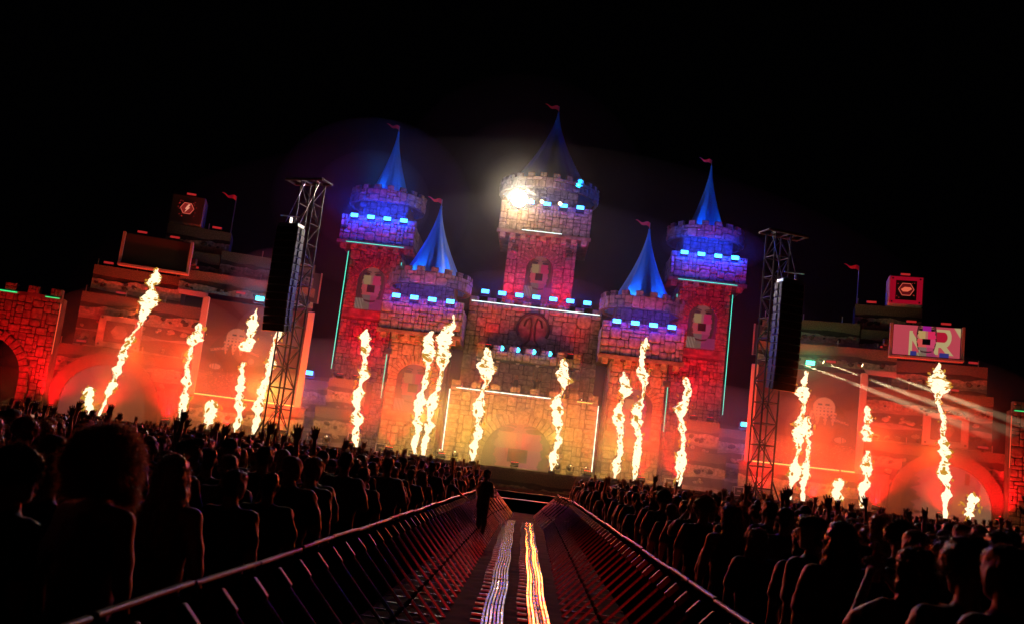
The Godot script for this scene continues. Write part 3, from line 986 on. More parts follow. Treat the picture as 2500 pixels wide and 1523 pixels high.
func hexagon(cx: float, cy: float, r: float) -> PackedVector2Array:
	var p := PackedVector2Array()
	for i in 6:
		var a := TAU * i / 6.0
		p.append(Vector2(cx + cos(a) * r, cy + sin(a) * r * 0.95))
	return p

func build_wing(s: int) -> void:
	var near := SIDE[s] as String
	earth_block(s, 5.9, 9.95, 12.2, 14.95, -1.3, 2.2, "dark upper earth block carrying the cube")
	earth_block(s, 0.2, 6.25, 11.95, 13.6, -0.8, 2.2, "upper earth block above the portal screen")
	earth_block(s, 6.3, 8.3, 10.8, 13.3, -0.9, 1.8, "narrow dark earth block beside the box screen")
	earth_block(s, 0.0, 8.5, 10.62, 11.93, -0.1, 3.0, "long earth block just above the portal screen")
	earth_block(s, 8.3, 13.75, 9.62, 11.42, -0.5, 2.6, "outer earth block below the box screen")
	earth_block(s, 6.75, 14.1, 6.25, 9.6, -0.2, 3.0, "broad earth block behind the framed panel")
	var a := earth_block(s, 6.75, 14.9, DECK, 6.23, 0.2, 3.2, "lowest outer earth block behind the round arch")
	earth_block(s, -0.5, 6.72, DECK, 4.15, 0.3, 3.0, "low earth block under the portal screen")
	# ledge on the underside of the long block
	var lg := wing_thing(s, "ledge_panel", "pale slanted panel under the long earth block " + near, "panel", 7.55, 10.3, 0.1, "slanted panels of the wings")
	var lp := mb()
	prism(lp, PackedVector2Array([Vector2(-0.95, 0.3), Vector2(0.95, 0.3), Vector2(0.95, -0.05), Vector2(-0.8, 0.02)]), -0.1, 0.05)
	part(lp, "panel", M.pillar, lg)
	# portal screen with pillars
	var p := wing_thing(s, "portal_screen", "tall portal screen with pale pillars showing a two-tone performer " + near, "screen", 3.3, 4.15, 0.5)
	part(bx(Vector3(0, 3.05, -0.25), Vector3(6.6, 6.1, 0.4)), "cabinet", M.black, p)
	part(picture(PackedVector2Array([Vector2(-3.15, 0.1), Vector2(3.15, 0.1), Vector2(3.15, 6.05), Vector2(-3.15, 6.05)]), -0.03, Vector2(-3.15, 0.1), Vector2(3.15, 6.05)), "screen", screen_material(performer_texture(s > 0), 0.42), p)
	for x in [-3.3, 3.3]:
		var st := mb()
		soft_box(st, Vector3(x, 3.05, 0.05), Vector3(0.42, 6.2, 0.5), 0.04)
		part(st, "pillar", M.pillar, p)
	for x in [[-3.1, -0.4], [-0.3, 2.2], [2.3, 3.1]]:
		led(p, Vector3(x[0], 0.02, 0.22), Vector3(x[1], 0.02, 0.22), M.led_gold, 0.09)
	part(bx(Vector3(0, -0.06, 0.12), Vector3(6.4, 0.1, 0.24)), "sill", M.box_dark, p)
	# box screen
	var b := wing_thing(s, "box_screen", "wide box screen that is dark" if s < 0 else "wide box screen lit pink with letters and a patchwork portrait", "screen", 10.05, 11.55, 0.7)
	part(bx(Vector3(0, 1.0, -0.65), Vector3(4.1, 2.0, 1.28)), "cabinet", M.box_dark, b)
	var scr := picture(PackedVector2Array([Vector2(-1.92, 0.1), Vector2(1.92, 0.1), Vector2(1.92, 1.95), Vector2(-1.92, 1.95)]), 0.006, Vector2(-1.92, 0.1), Vector2(1.92, 1.95))
	part(scr, "screen", screen_material(letters_texture(), 0.62) if s > 0 else M.box_dark, b)
	for x in [-2.05, 2.05]:
		part(bx(Vector3(x, 1.0, 0.0), Vector3(0.16, 2.02, 0.5)), "side_frame", M.pillar, b)
	part(bx(Vector3(0, -0.06, 0.05), Vector3(4.26, 0.12, 0.6)), "bottom_frame", M.pillar, b)
	var mh := wing_thing(s, "moving_head_lamp", "black moving head at the corner of the box screen " + near, "stage lamp", 7.75, 12.0, 0.2)
	part(bx(Vector3(0, 0.1, 0), Vector3(0.3, 0.2, 0.3)), "base", M.black, mh)
	var hd := mb()
	soft_box(hd, Vector3(0, 0.42, 0.1), Vector3(0.36, 0.5, 0.36), 0.08)
	part(hd, "head", M.black, mh)
	# cube with hexagon
	var c := wing_thing(s, "emblem_cube", "dark cube with a glowing hexagon and lightning bolt" if s < 0 else "red framed cube with a glowing hexagon in a dotted window", "scenery cube", 8.85, 14.97, -0.6)
	var cs := mb()
	soft_box(cs, Vector3(0, 0.95, -1.0), Vector3(2.1, 1.9, 2.0), 0.06)
	part(cs, "body", M.box_dark if s < 0 else M.pillar, c)
	if s > 0:
		part(bx(Vector3(0, 0.95, 0.0), Vector3(1.94, 1.74, 0.03)), "lit_panel", glow(Color(0.80, 0.04, 0.18), 0.42), c)
		part(bx(Vector3(0, 0.95, 0.012), Vector3(1.25, 1.25, 0.04)), "window", M.black, c)
		for q in [[-0.82, -0.75], [0.82, -0.75], [-0.82, 0.75], [0.82, 0.75]]:
			var st := mb()
			lathe(st, [Vector2(0.07, 0.0), Vector2(0.05, 0.04), Vector2(0, 0.05)], 8, Transform3D(Basis(Vector3.RIGHT, PI / 2), Vector3(q[0], 0.95 + q[1], 0.0)))
			part(st, "bolt", M.black, c)
	var hx := mb()
	var hr := 0.42 if s < 0 else 0.46
	prism(hx, hexagon(0, 1.0, hr), 0.02, 0.06)
	part(hx, "hexagon_sign", glow(Color(0.75, 0.20, 0.18) if s < 0 else Color(0.55, 0.10, 0.12), 0.35), c)
	var hp := hexagon(0, 1.0, hr)
	var hpts := []
	for i in 7: hpts.append(Vector3(hp[i % 6].x, hp[i % 6].y, 0.07))
	var hl := mb()
	tube(hl, hpts, 0.022, 5)
	part(hl, "hexagon_outline", glow(Color(0.95, 0.40, 0.32), 0.7), c)
	if s < 0:
		var bolt := mb()
		prism(bolt, PackedVector2Array([Vector2(0.05, 1.27), Vector2(0.17, 1.27), Vector2(0.07, 1.07), Vector2(0.17, 1.07), Vector2(-0.12, 0.72), Vector2(-0.03, 0.95), Vector2(-0.13, 0.95)]), 0.061, 0.1)
		part(bolt, "bolt_sign", glow(Color(1.0, 0.62, 0.5), 0.8), c)
	else:
		var dia := mb()
		prism(dia, PackedVector2Array([Vector2(-0.32, 1.0), Vector2(-0.1, 1.15), Vector2(0.25, 1.14), Vector2(0.34, 1.03), Vector2(0.1, 0.86), Vector2(-0.2, 0.86)]), 0.061, 0.08)
		part(dia, "glow_sign", glow(Color(0.95, 0.42, 0.30), 0.8), c)
	for i in 26:
		var x := rng.randf_range(-0.58, 0.58)
		var y := rng.randf_range(0.42, 1.5)
		if Vector2(x, y - 1.0).length() < hr + 0.05: continue
		part(bx(Vector3(x, y, 0.04), Vector3(0.045, 0.045, 0.02)), "dot_light", M.dim_red, c)
	# framed panel
	var j := wing_thing(s, "framed_panel", "cream framed square panel with a hexagon window " + near, "panel", 11.45, 6.3, 0.35, "framed hexagon panels")
	var jf := mb()
	soft_box(jf, Vector3(0, 1.0, -0.15), Vector3(2.6, 2.0, 0.3), 0.05)
	part(jf, "frame", M.cream if s < 0 else M.pillar, j)
	var jw := mb()
	soft_box(jw, Vector3(0, 1.0, 0.02), Vector3(1.7, 1.3, 0.06), 0.02)
	part(jw, "window", M.red_rubble, j)
	var jh := mb()
	prism(jh, hexagon(0, 1.0, 0.5), 0.05, 0.08)
	part(jh, "hexagon", M.smooth_sand, j)
	for q in [[-1.12, 0.18], [1.12, 0.18], [-1.12, 1.82], [1.12, 1.82]]:
		part(bx(Vector3(q[0], q[1], 0.02), Vector3(0.12, 0.12, 0.06)), "bolt", M.dark_soil, j)
	# round arch with half disc screen
	var r := wing_thing(s, "round_arch", "dark round arch around a half-disc screen " + near, "arch", 11.6, DECK, 0.75, "round arches of the wings")
	var ring := mb()
	var poly := PackedVector2Array()
	for i in 25:
		var an := PI * i / 24.0
		poly.append(Vector2(cos(an) * 3.25, 0.75 + sin(an) * 3.25))
	poly.append(Vector2(-3.25, 0)); poly.append(Vector2(-2.5, 0))
	for i in 25:
		var an := PI - PI * i / 24.0
		poly.append(Vector2(cos(an) * 2.5, 0.75 + sin(an) * 2.5))
	poly.append(Vector2(2.5, 0)); poly.append(Vector2(3.25, 0))
	prism(ring, poly, -0.4, 0.15)
	part(ring, "ring", M.red_rubble, r)
	var disc := picture(arched(0, 0.0, 2.5, 0.75), -0.1, Vector2(-2.5, 0), Vector2(2.5, 3.25))
	part(disc, "screen", screen_material(disc_texture(s), 0.22), r)
	part(bx(Vector3(0, 1.6, -0.42), Vector3(5.0, 3.2, 0.3)), "backing", M.black, r)
	# wooden door
	var d := wing_thing(s, "plank_door", "wooden plank door between arch and portal " + near, "door", 7.75, DECK, 0.7, "plank doors of the wings")
	for i in 5:
		var st := mb()
		soft_box(st, Vector3(-0.52 + i * 0.26, 1.15, 0), Vector3(0.24, 2.3, 0.1), 0.02)
		part(st, "plank", M.wood, d)
	for y in [0.4, 1.9]: part(bx(Vector3(0, y, 0.07), Vector3(1.3, 0.16, 0.05)), "cross_board", M.wood, d)
	# flag on a pole
	var f := wing_thing(s, "flag_mast", "thin mast with red pennant on the upper earth block " + near, "flag", 6.0, 14.95, -1.6, "pennant masts")
	pennant(f, Vector3.ZERO, 0.95, 2.6)
	for q in [[8.85, 16.9, -1.6, "on top of the emblem cube"], [6.9, 14.95, -1.6, "between emblem cube and pennant mast"], [9.2, 13.58, 0.0, "on the box screen at the mast end"], [11.2, 13.58, 0.0, "on the box screen at the outer end"], [7.8, 11.93, -0.5, "on the long block beside the box screen"], [4.6, 10.98, 0.35, "above the portal screen"], [13.0, 11.42, -0.8, "on the outer block below the box screen"], [11.9, 9.6, -0.5, "above the framed panel"], [13.6, 6.25, 0.0, "on the lowest block by the gate wall"], [7.5, 4.4, 0.6, "above the plank door"]]:
		if q[1] == 10.98 or q[1] == 4.4:
			strobe_bar(s, q[0], q[1] - 0.55 + (0.2 if q[1] > 5.0 else 0.4), q[2], q[3])
		else:
			strobe_bar(s, q[0], q[1], q[2], q[3])
	blinder(wing_at(s, 3.35, 10.62, 1.0), "green-cyan blinder at the top edge of the portal screen " + near, "", M.cyan_lens if s < 0 else M.green_lens, Color(0.02, 0.6, 0.9) if s < 0 else Color(0.02, 0.9, 0.6), 2.6, -s * WING)
	blinder(wing_at(s, 0.1, 6.6, -2.2) + Vector3(-s * 0.55, 0, 0), "blue blinder above the low earth steps beside the castle " + near, "", M.blue_lens if s < 0 else M.cyan_lens, Color(0.02, 0.2, 1.0) if s < 0 else Color(0.02, 0.5, 1.0), 4.0)
	# steps of earth between the castle and the wing
	for q in [[-13.9, -11.4, 4.35, 6.4, 65.4, "upper"], [-14.35, -11.7, DECK, 4.38, 64.6, "lower"], [-17.0, -13.95, DECK, 6.2, 66.8, "rear"]]:
		var x0: float = XC + s * (-q[0] + XC) if s > 0 else q[0]
		var x1: float = XC + s * (-q[1] + XC) if s > 0 else q[1]
		var lo := minf(x0, x1)
		var hi := maxf(x0, x1)
		var t := thing("earth_step", "%s painted earth step beside the castle, %s" % [q[5], near], "scenery block", Vector3((lo + hi) / 2, q[2], -q[4]), "earth steps beside the castle")
		var h: float = q[3] - q[2]
		part(bx(Vector3(0, h / 2 - 0.002, -1.2), Vector3(hi - lo - 0.01, h - 0.004, 2.4)), "core", M.dark_soil, t)
		earth_layers(t, -(hi - lo) / 2, (hi - lo) / 2, h, 0.0, int(q[4] * 3) + s)
	# side screen strip seen past the loudspeakers
	var sd := wing_thing(s, "side_screen", "narrow pale side screen seen past the hanging loudspeakers " + near, "screen", 0.2, 11.2, -1.4)
	part(bx(Vector3(0, 1.0, -0.1), Vector3(0.9, 2.0, 0.2)), "panel", screen_material(face_texture(), 0.25), sd)
	part(bx(Vector3(-s * 0.5, 1.0, 0), Vector3(0.1, 2.05, 0.3)), "edge_frame", M.pillar, sd)
	if s > 0:
		for q in [[4.1, 10.75, 0.9], [2.2, 10.72, 0.9], [6.4, 10.75, 0.9]]:
			var bm := wing_thing(s, "beam_lamp", "white beam lamp above the portal, beam crossing the smoke, %s from the box screen" % {6.4: "first", 4.1: "second", 2.2: "third"}[q[0]], "stage lamp", q[0], q[1] - 0.12, q[2], "white beam lamps above the portal")
			var st := mb()
			lathe(st, [Vector2(0, -0.3), Vector2(0.11, -0.28), Vector2(0.14, 0.0), Vector2(0, 0.0)], 12, Transform3D(Basis(Vector3.BACK, -PI / 2 - 0.35), Vector3(0, 0.12, 0)))
			part(st, "housing", M.black, bm)
			var ln := mb()
			lathe(ln, [Vector2(0, 0.05), Vector2(0.08, 0.03), Vector2(0.12, 0.0)], 12, Transform3D(Basis(Vector3.BACK, -PI / 2 - 0.35), Vector3(0.01, 0.12, 0)))
			part(ln, "lens", M.warm_lens, bm)
			spot(bm, Vector3(0.14, 0.07, 0.05), Vector3(1.0, -0.36, 0.42), Color(1.0, 0.88, 0.66), 7000.0, 1.6, 0.03, 0.3)

func disc_texture(s: int) -> ImageTexture:
	var im := Image.create(100, 65, false, Image.FORMAT_RGBA8)
	for j in 65:
		for i in 100:
			var u := i / 100.0
			var v := j / 65.0
			var c := Color(0.86, 0.40, 0.38)
			var wob := 0.04 * sin(v * 23.0) + 0.03 * sin(v * 51.0)
			if s < 0:
				if u > 0.42 + wob: c = Color(0.80, 0.56, 0.36)
				if u > 0.3 and u < 0.44 and v > 0.86: c = Color(0.25, 0.22, 0.5)
				if u > 0.6 + wob: c = Color(0.72, 0.42, 0.30)
			else:
				if u < 0.16 + wob: c = Color(0.30, 0.04, 0.12)
				if u > 0.22 and u < 0.45 and v - 0.15 > (0.45 - u): c = Color(0.82, 0.56, 0.44)
				if u > 0.9 - 0.1 * v: c = Color(0.90, 0.66, 0.50)
				if absf(u - 0.72) < 0.03 and absf(v - 0.22) < 0.1: c = Color(0.4, 0.1, 0.12)
			im.set_pixel(i, j, c)
	return tex_of(im)

# castle-like gate walls at both ends of the stage
func end_wall(s: int) -> void:
	var t := wing_thing(s, "gate_wall", "outer stone gate wall with dark arch and green light strip" if s < 0 else "outer stone wall end with green light strip beside the wing", "wall", 18.2, 0.0, 2.2)
	var hw := 3.5
	var top := 8.75
	var cx := s * 0.3
	var core := mb()
	var poly := PackedVector2Array([Vector2(-hw, 0), Vector2(-hw, top), Vector2(hw, top), Vector2(hw, 0), Vector2(cx + 2.3, 0), Vector2(cx + 2.3, 3.7)])
	for i in range(1, 16):
		var a := PI * i / 16.0
		poly.append(Vector2(cx + cos(a) * 2.3, 3.7 + sin(a) * 2.3))
	poly.append(Vector2(cx - 2.3, 3.7)); poly.append(Vector2(cx - 2.3, 0))
	prism(core, poly, -1.6, 0.0)
	part(core, "core", M.mortar, t)
	arch_ring(t, cx, 3.7, 2.3, 2.88, 21, 0.0, 0.0)
	rubble(-hw, hw, 0.0, top - 0.15, 0.22, flat(0.0), func(x: float, y: float) -> bool: return (Vector2(x - cx, y - 3.7).length() < 2.83 and y > 3.7) or (absf(x - cx) < 2.83 and y <= 3.7))
	merlons(t, -hw, hw, top, 0.45, 6, 0.12, 0.6, 0.24)
	flush_stones(t)
	part(bx(Vector3(0, top - 0.1, 0.06), Vector3(hw * 2 + 0.1, 0.2, 0.2)), "cornice", M.plain_stone, t)
	var e := -s * hw
	led(t, Vector3(e * 0.98, top - 0.1, 0.19), Vector3(e * 0.75, top - 0.1, 0.19), M.led_green)
	led(t, Vector3(e * 0.3, top - 0.1, 0.19), Vector3(-e, top - 0.1, 0.19), M.led_green, 0.08)
	led(t, Vector3(e * 1.01, top - 0.4, 0.02), Vector3(e * 1.01, top - 3.4, 0.02), glow(Color(1.0, 0.35, 0.22), 0.8), 0.06)
	part(bx(Vector3(0, 2.2, -3.2), Vector3(hw * 2, 4.4, 0.2)), "rear_cloth", M.matt_black, t)

# ---------------------------------------------------------------- loudspeaker towers
func strut_between(parent: Node, mesh: Mesh, called: String, m: Material, a: Vector3, b: Vector3, r: float) -> void:
	var d := b - a
	var up := d.normalized()
	var x := up.cross(Vector3(0.13, 0.21, 0.97) if absf(up.z) < 0.9 else Vector3.RIGHT).normalized()
	piece(mesh, called, m, parent, Transform3D(Basis(x * r, up * d.length(), x.cross(up) * r), (a + b) / 2))

func rod_mesh() -> Mesh:
	var st := mb()
	tube(st, [Vector3(0, -0.5, 0), Vector3(0, 0.5, 0)], 1.0, 7)
	return done(st)

func speaker_tower(s: int, rod: Mesh) -> void:
	var near := SIDE[s] as String
	var x := XC + s * 14.3
	var t := thing("truss_tower", "tall metal truss tower holding the loudspeakers " + near, "truss tower", Vector3(x, 0, -59.0), "truss towers", s * 0.35)
	var hw := 0.52
	var H := 17.5
	var cor := [Vector3(-hw, 0, -hw), Vector3(hw, 0, -hw), Vector3(hw, 0, hw), Vector3(-hw, 0, hw)]
	for c in cor:
		strut_between(t, rod, "chord", M.truss, c, c + Vector3(0, H, 0), 0.055)
	var y := 0.0
	var k := 0
	while y < H - 1.0:
		for i in 4:
			var a: Vector3 = cor[i] + Vector3(0, y, 0)
			var b: Vector3 = cor[(i + 1) % 4] + Vector3(0, y, 0)
			strut_between(t, rod, "rung", M.truss, a, b, 0.032)
			var up := Vector3(0, 1.25, 0)
			if (k + i) % 2: strut_between(t, rod, "brace", M.truss, a, b + up, 0.032)
			else: strut_between(t, rod, "brace", M.truss, b, a + up, 0.032)
		y += 1.25
		k += 1
	# cantilever frame on top
	for z in [-0.55, 0.55]:
		strut_between(t, rod, "head_beam", M.truss, Vector3(-1.0 if s > 0 else -1.7, H + 0.25, z), Vector3(1.7 if s > 0 else 1.0, H + 0.25, z), 0.09)
	for q in [-1.0, -0.3, 0.5, 1.0, 1.7]:
		var xx: float = q * s
		strut_between(t, rod, "head_rung", M.truss, Vector3(xx, H + 0.25, -0.55), Vector3(xx, H + 0.25, 0.55), 0.06)
	for c in cor:
		strut_between(t, rod, "head_leg", M.truss, c + Vector3(0, H, 0), c + Vector3(0, 0.25, 0) + Vector3(0, H, 0), 0.05)
	var br := mb()
	lathe(br, [Vector2(0, 0), Vector2(0.07, 0), Vector2(0.07, 0.14), Vector2(0, 0.18)], 8)
	part(br, "warning_light", M.dim_red, t, Transform3D(Basis(), Vector3(0, H + 0.34, 0)))
	for c in [Vector3(-1.6, 0, 1.2), Vector3(1.6, 0, 1.2)]:
		strut_between(t, rod, "outrigger", M.truss, c, Vector3(signf(c.x) * hw, 3.0, hw), 0.05)
	var sc := thing("lamp_bracket", "small lamp bracket on the truss tower " + near, "bracket", Vector3(x + s * 1.0, 15.35, -58.6), "lamp brackets of the truss towers")
	strut_between(sc, rod, "bar", M.steel, Vector3(-0.6, 0, 0), Vector3(0.6, 0, 0), 0.04)
	part(bx(Vector3(0.1, -0.25, 0), Vector3(0.12, 0.3, 0.12)), "lamp", M.spark if s < 0 else M.cream, sc)
	# hanging line array
	var a := thing("line_array", "hanging black line array of loudspeakers " + near, "loudspeaker", Vector3(XC + s * 14.85, 8.2, -57.6), "hanging loudspeaker arrays", s * 0.3)
	var cab := mb()
	soft_box(cab, Vector3.ZERO, Vector3(1.5, 0.43, 0.85), 0.03)
	var cm := done(cab)
	var gr := mb()
	box(gr, Vector3(0, 0, 0.43), Vector3(1.36, 0.36, 0.02))
	var gm := done(gr)
	var fly := mb()
	box(fly, Vector3(-0.78, 0, 0), Vector3(0.06, 0.3, 0.2)); box(fly, Vector3(0.78, 0, 0), Vector3(0.06, 0.3, 0.2))
	var fm := done(fly)
	var yy := 6.0
	var zz := 0.0
	for i in 14:
		var tilt := maxf(0.0, i - 7.0) * 0.035
		var tr := Transform3D(Basis(Vector3.RIGHT, tilt), Vector3(0, yy, zz))
		var cb := piece(cm, "cabinet", M.black, a, tr)
		piece(gm, "grille", M.matt_black, cb)
		piece(fm, "rigging", M.black, cb)
		yy -= 0.445 * cos(tilt)
		zz -= 0.445 * sin(tilt) * 0.6
	part(bx(Vector3(0, 6.35, 0), Vector3(1.3, 0.16, 0.7)), "fly_bar", M.steel, a)
	for q in [-0.5, 0.5]:
		strut_between(a, rod, "chain", M.steel, Vector3(q, 6.4, 0), Vector3(q - s * 0.3, 9.4, -1.1), 0.02)

# ---------------------------------------------------------------- flames
func flame_tube(base: Vector3, tip: Vector3, t0: float, t1: float, prof: Callable, seed_: float, fat: float, spike: float) -> SurfaceTool:
	var st := mb()
	var ln := (tip - base).length()
	var n := maxi(6, int(ln * (t1 - t0) / 0.062))
	var seg := 24
	var rows := []
	var cens := []
	var ax := (tip - base) / ln
	for i in n + 1:
		var t := lerpf(t0, t1, i / float(n))
		var y := t * ln
		var wig := Vector3(noise.get_noise_2d(y * 26.0, seed_) * 0.42 + noise.get_noise_2d(y * 80.0, seed_ + 9.0) * 0.14, 0, noise.get_noise_2d(y * 26.0, seed_ + 50.0) * 0.3) * smoothstep(0.0, 0.25, t)
		var c := base + ax * y + wig
		var r: float = prof.call(t) * clampf(1.0 + 1.2 * noise.get_noise_2d(y * 75.0, seed_ + 77.0) + 0.55 * noise.get_noise_2d(y * 190.0, seed_ + 31.0), 0.42, 1.5) * fat
		var row := []
		for j in seg:
			var a := TAU * j / seg
			var q := noise.get_noise_3d(cos(a) * 38.0 + seed_, y * 120.0, sin(a) * 38.0)
			var q2 := noise.get_noise_3d(cos(a) * 110.0 + seed_ * 3.0, y * 330.0, sin(a) * 110.0)
			var rr := maxf(0.015, r * (1.0 + spike * (q * 1.4 + q2 * 1.6)))
			row.append(c + Vector3(cos(a) * rr, spike * 0.25 * r * q2, sin(a) * rr))
		rows.append(row)
		cens.append(c)
	for i in n:
		for j in seg:
			quad(st, rows[i][j], rows[i][(j + 1) % seg], rows[i + 1][(j + 1) % seg], rows[i + 1][j], (cens[i] + cens[i + 1]) / 2)
	return st

func flame(base: Vector3, tip: Vector3, style: String, label: String, seed_: float, energy: float) -> void:
	var t := thing("flame_jet", label, "flame", Vector3(base.x, 1.75, base.z), "fire columns along the stage front")
	var b := base - t.position
	var e := tip - t.position
	var neck := 0.70 + 0.08 * sin(seed_ * 3.1)
	var half := (1.0 - neck) * 0.52
	var column := func(x: float) -> float:
		var body := 0.09 + 0.17 * smoothstep(0.02, 0.22, x)
		body *= 1.0 - 0.62 * smoothstep(neck - 0.16, neck, x)
		var k := (x - (1.0 - half)) / half
		var head := 0.37 * sqrt(maxf(0.0, 1.0 - k * k)) * (1.0 - 0.35 * smoothstep(0.2, 1.0, k))
		return maxf(body if x < neck + 0.03 else 0.02, head)
	var burst := func(x: float) -> float:
		if x < 0.3: return 0.05 + 0.05 * x
		return 0.40 * sqrt(maxf(0.0, 1.0 - pow((x - 0.62) / 0.385, 2)))
	var spans := [[0.0, 0.995]]
	var prof := column
	if style == "burst":
		prof = burst
		spans = [[0.02, 1.0]]
	elif style == "broken":
		spans = [[0.0, neck - 0.05], [neck + 0.035, 0.995]]
	elif style == "twin":
		spans = [[0.0, 0.995]]
	for sp in spans:
		part(flame_tube(b, e, sp[0], sp[1], prof, seed_, 0.80, 0.46), "flame_core", M.flame_core, t)
		part(flame_tube(b, e, sp[0], minf(sp[1] + 0.004, 1.0), prof, seed_, 0.70, 0.84), "flame_fringe", M.flame_edge, t)
		# torn-off licks beside the column
		var lk := SurfaceTool.new()
		lk.begin(Mesh.PRIMITIVE_TRIANGLES)
		var ln := (e - b).length()
		for i in int(18.0 * (sp[1] - sp[0])) + 2:
			var k := lerpf(sp[0] + 0.06, sp[1], rng.randf())
			var y := k * ln
			var wig := Vector3(noise.get_noise_2d(y * 26.0, seed_) * 0.42, 0, noise.get_noise_2d(y * 26.0, seed_ + 50.0) * 0.3) * smoothstep(0.0, 0.25, k)
			var an := rng.randf() * TAU
			var out: float = prof.call(k) * rng.randf_range(1.0, 1.55) + 0.03
			var sz := rng.randf_range(0.05, 0.17)
			lk.append_from(rock_shapes[i % 8], 0, Transform3D(Basis(Vector3(rng.randf() - 0.5, 1, rng.randf() - 0.5).normalized(), an).scaled_local(Vector3(sz, sz * rng.randf_range(1.0, 2.4), sz)), b.lerp(e, k) + wig + Vector3(cos(an), 0, sin(an)) * out))
		piece(lk.commit(), "flame_licks", M.flame_edge, t)
	# burner on the stage edge
	var st := mb()
	soft_box(st, Vector3(b.x, 0.16, b.z), Vector3(0.4, 0.32, 0.4), 0.04)
	part(st, "burner_box", M.black, t)
	var nz := mb()
	tube(nz, [Vector3(b.x, 0.3, b.z), Vector3(b.x, maxf(0.4, b.y + 0.1), b.z)], 0.035, 6)
	part(nz, "nozzle", M.steel, t)
	if style == "burst":
		omni(t, b.lerp(e, 0.6) + Vector3(0, 0, -0.75), Color(1.0, 0.50, 0.13), energy * 0.25, 0.4)
	else:
		var at_gate := absf(base.x - XC) < 6.0 or label.begins_with("thick leaning")
		omni(t, b.lerp(e, 0.34 if at_gate else 0.42) + Vector3(0, 0, -1.3), Color(1.0, 0.78, 0.30) if at_gate else Color(1.0, 0.33, 0.09), energy * (1.05 if at_gate else 0.6), 0.5)
		spot(t, b.lerp(e, 0.7) + Vector3(0, 0, 0.9), Vector3(0, -0.12, 1.0), Color(1.0, 0.30, 0.10), energy * 5.0, 80.0, 0.5, 0.5)  # forward spot added to rim-light the crowd, not part of the fire

func build_flames() -> void:
	var list := [
		[-25.25, 1.99, -57.45, -23.37, 11.16, -57.92, "column", "tallest leaning fire column before the round arch on the lightning-bolt cube side"],
		[-25.91, 1.75, -57.28, -25.98, 3.66, -57.27, "burst", "short fire puff beside the tall leaning fire column"],
		[-20.83, 1.75, -58.55, -20.81, 8.26, -58.55, "column", "fire column in front of the pillar of the dark-figure portal, lightning-bolt cube side"],
		[-19.26, 1.75, -58.94, -19.37, 3.83, -58.91, "burst", "short fire puff before the portal screen on the lightning-bolt cube side"],
		[-17.73, 1.75, -59.32, -17.77, 9.63, -59.31, "broken", "fire column with detached tip before the portal screen"],
		[-16.76, 1.75, -59.56, -16.01, 10.43, -59.75, "column", "thick leaning fire column before the truss tower on the lightning-bolt cube side"],
		[-10.40, 1.75, -59.0, -10.68, 9.13, -59.0, "column", "fire column before the rear tower shaft on the lightning-bolt cube side"],
		[-6.91, 1.75, -59.0, -6.81, 9.46, -59.0, "column", "fire column before the turret arch, shorter of the pair beside the gate"],
		[-6.40, 1.75, -59.0, -5.75, 10.60, -59.0, "column", "leaning fire column before the turret, taller of the pair beside the gate"],
		[-3.44, 1.75, -59.0, -3.30, 8.86, -59.0, "column", "fire column before the gate arch on the lightning-bolt cube side"],
		[1.21, 1.75, -59.0, 1.21, 8.71, -59.0, "column", "fire column before the gate arch on the portrait screen side"],
		[4.90, 1.75, -59.0, 4.79, 8.38, -59.0, "column", "fire column before the turret shaft, shorter of the pair on the portrait screen side"],
		[6.06, 1.75, -59.0, 5.86, 10.56, -59.0, "column", "fire column before the turret arch, taller of the pair on the portrait screen side"],
		[8.64, 1.75, -59.0, 8.56, 8.50, -59.0, "column", "fire column before the rear tower shaft on the portrait screen side"],
		[15.21, 1.75, -59.45, 15.72, 9.75, -59.32, "column", "thick fire column before the portal screen, joined by a second one"],
		[15.96, 1.75, -59.26, 15.90, 7.04, -59.28, "column", "shorter fire column merging into the thick one before the portal"],
		[17.89, 1.75, -58.78, 17.86, 3.63, -58.79, "burst", "short fire puff before the portal screen on the portrait screen side"],
		[19.17, 1.75, -58.46, 19.16, 7.99, -58.47, "broken", "fire column with detached ball before the portal pillar"],
		[23.46, 1.75, -57.39, 22.73, 10.88, -57.58, "column", "tallest fire column under the lit portrait screen"],
		[24.56, 1.75, -57.12, 24.50, 3.62, -57.14, "burst", "short fire puff beside the column under the portrait screen"]]
	for i in list.size():
		var f: Array = list[i]
		flame(Vector3(f[0], f[1], f[2]), Vector3(f[3], f[4], f[5]), f[6], f[7], 13.7 * (i + 1), 15.0)

func smoke(at: Vector3, size: Vector3, density: float, label: String, shape := RenderingServer.FOG_VOLUME_SHAPE_ELLIPSOID, c := Color(0.9, 0.9, 0.9)) -> void:
	var f := FogVolume.new()
	f.name = numbered("smoke")
	f.shape = shape
	f.size = size
	var m := FogMaterial.new()
	m.density = density
	m.albedo = c
	f.material = m
	add_child(f)
	f.position = at
	tag(f, label, "smoke", "", "stuff")

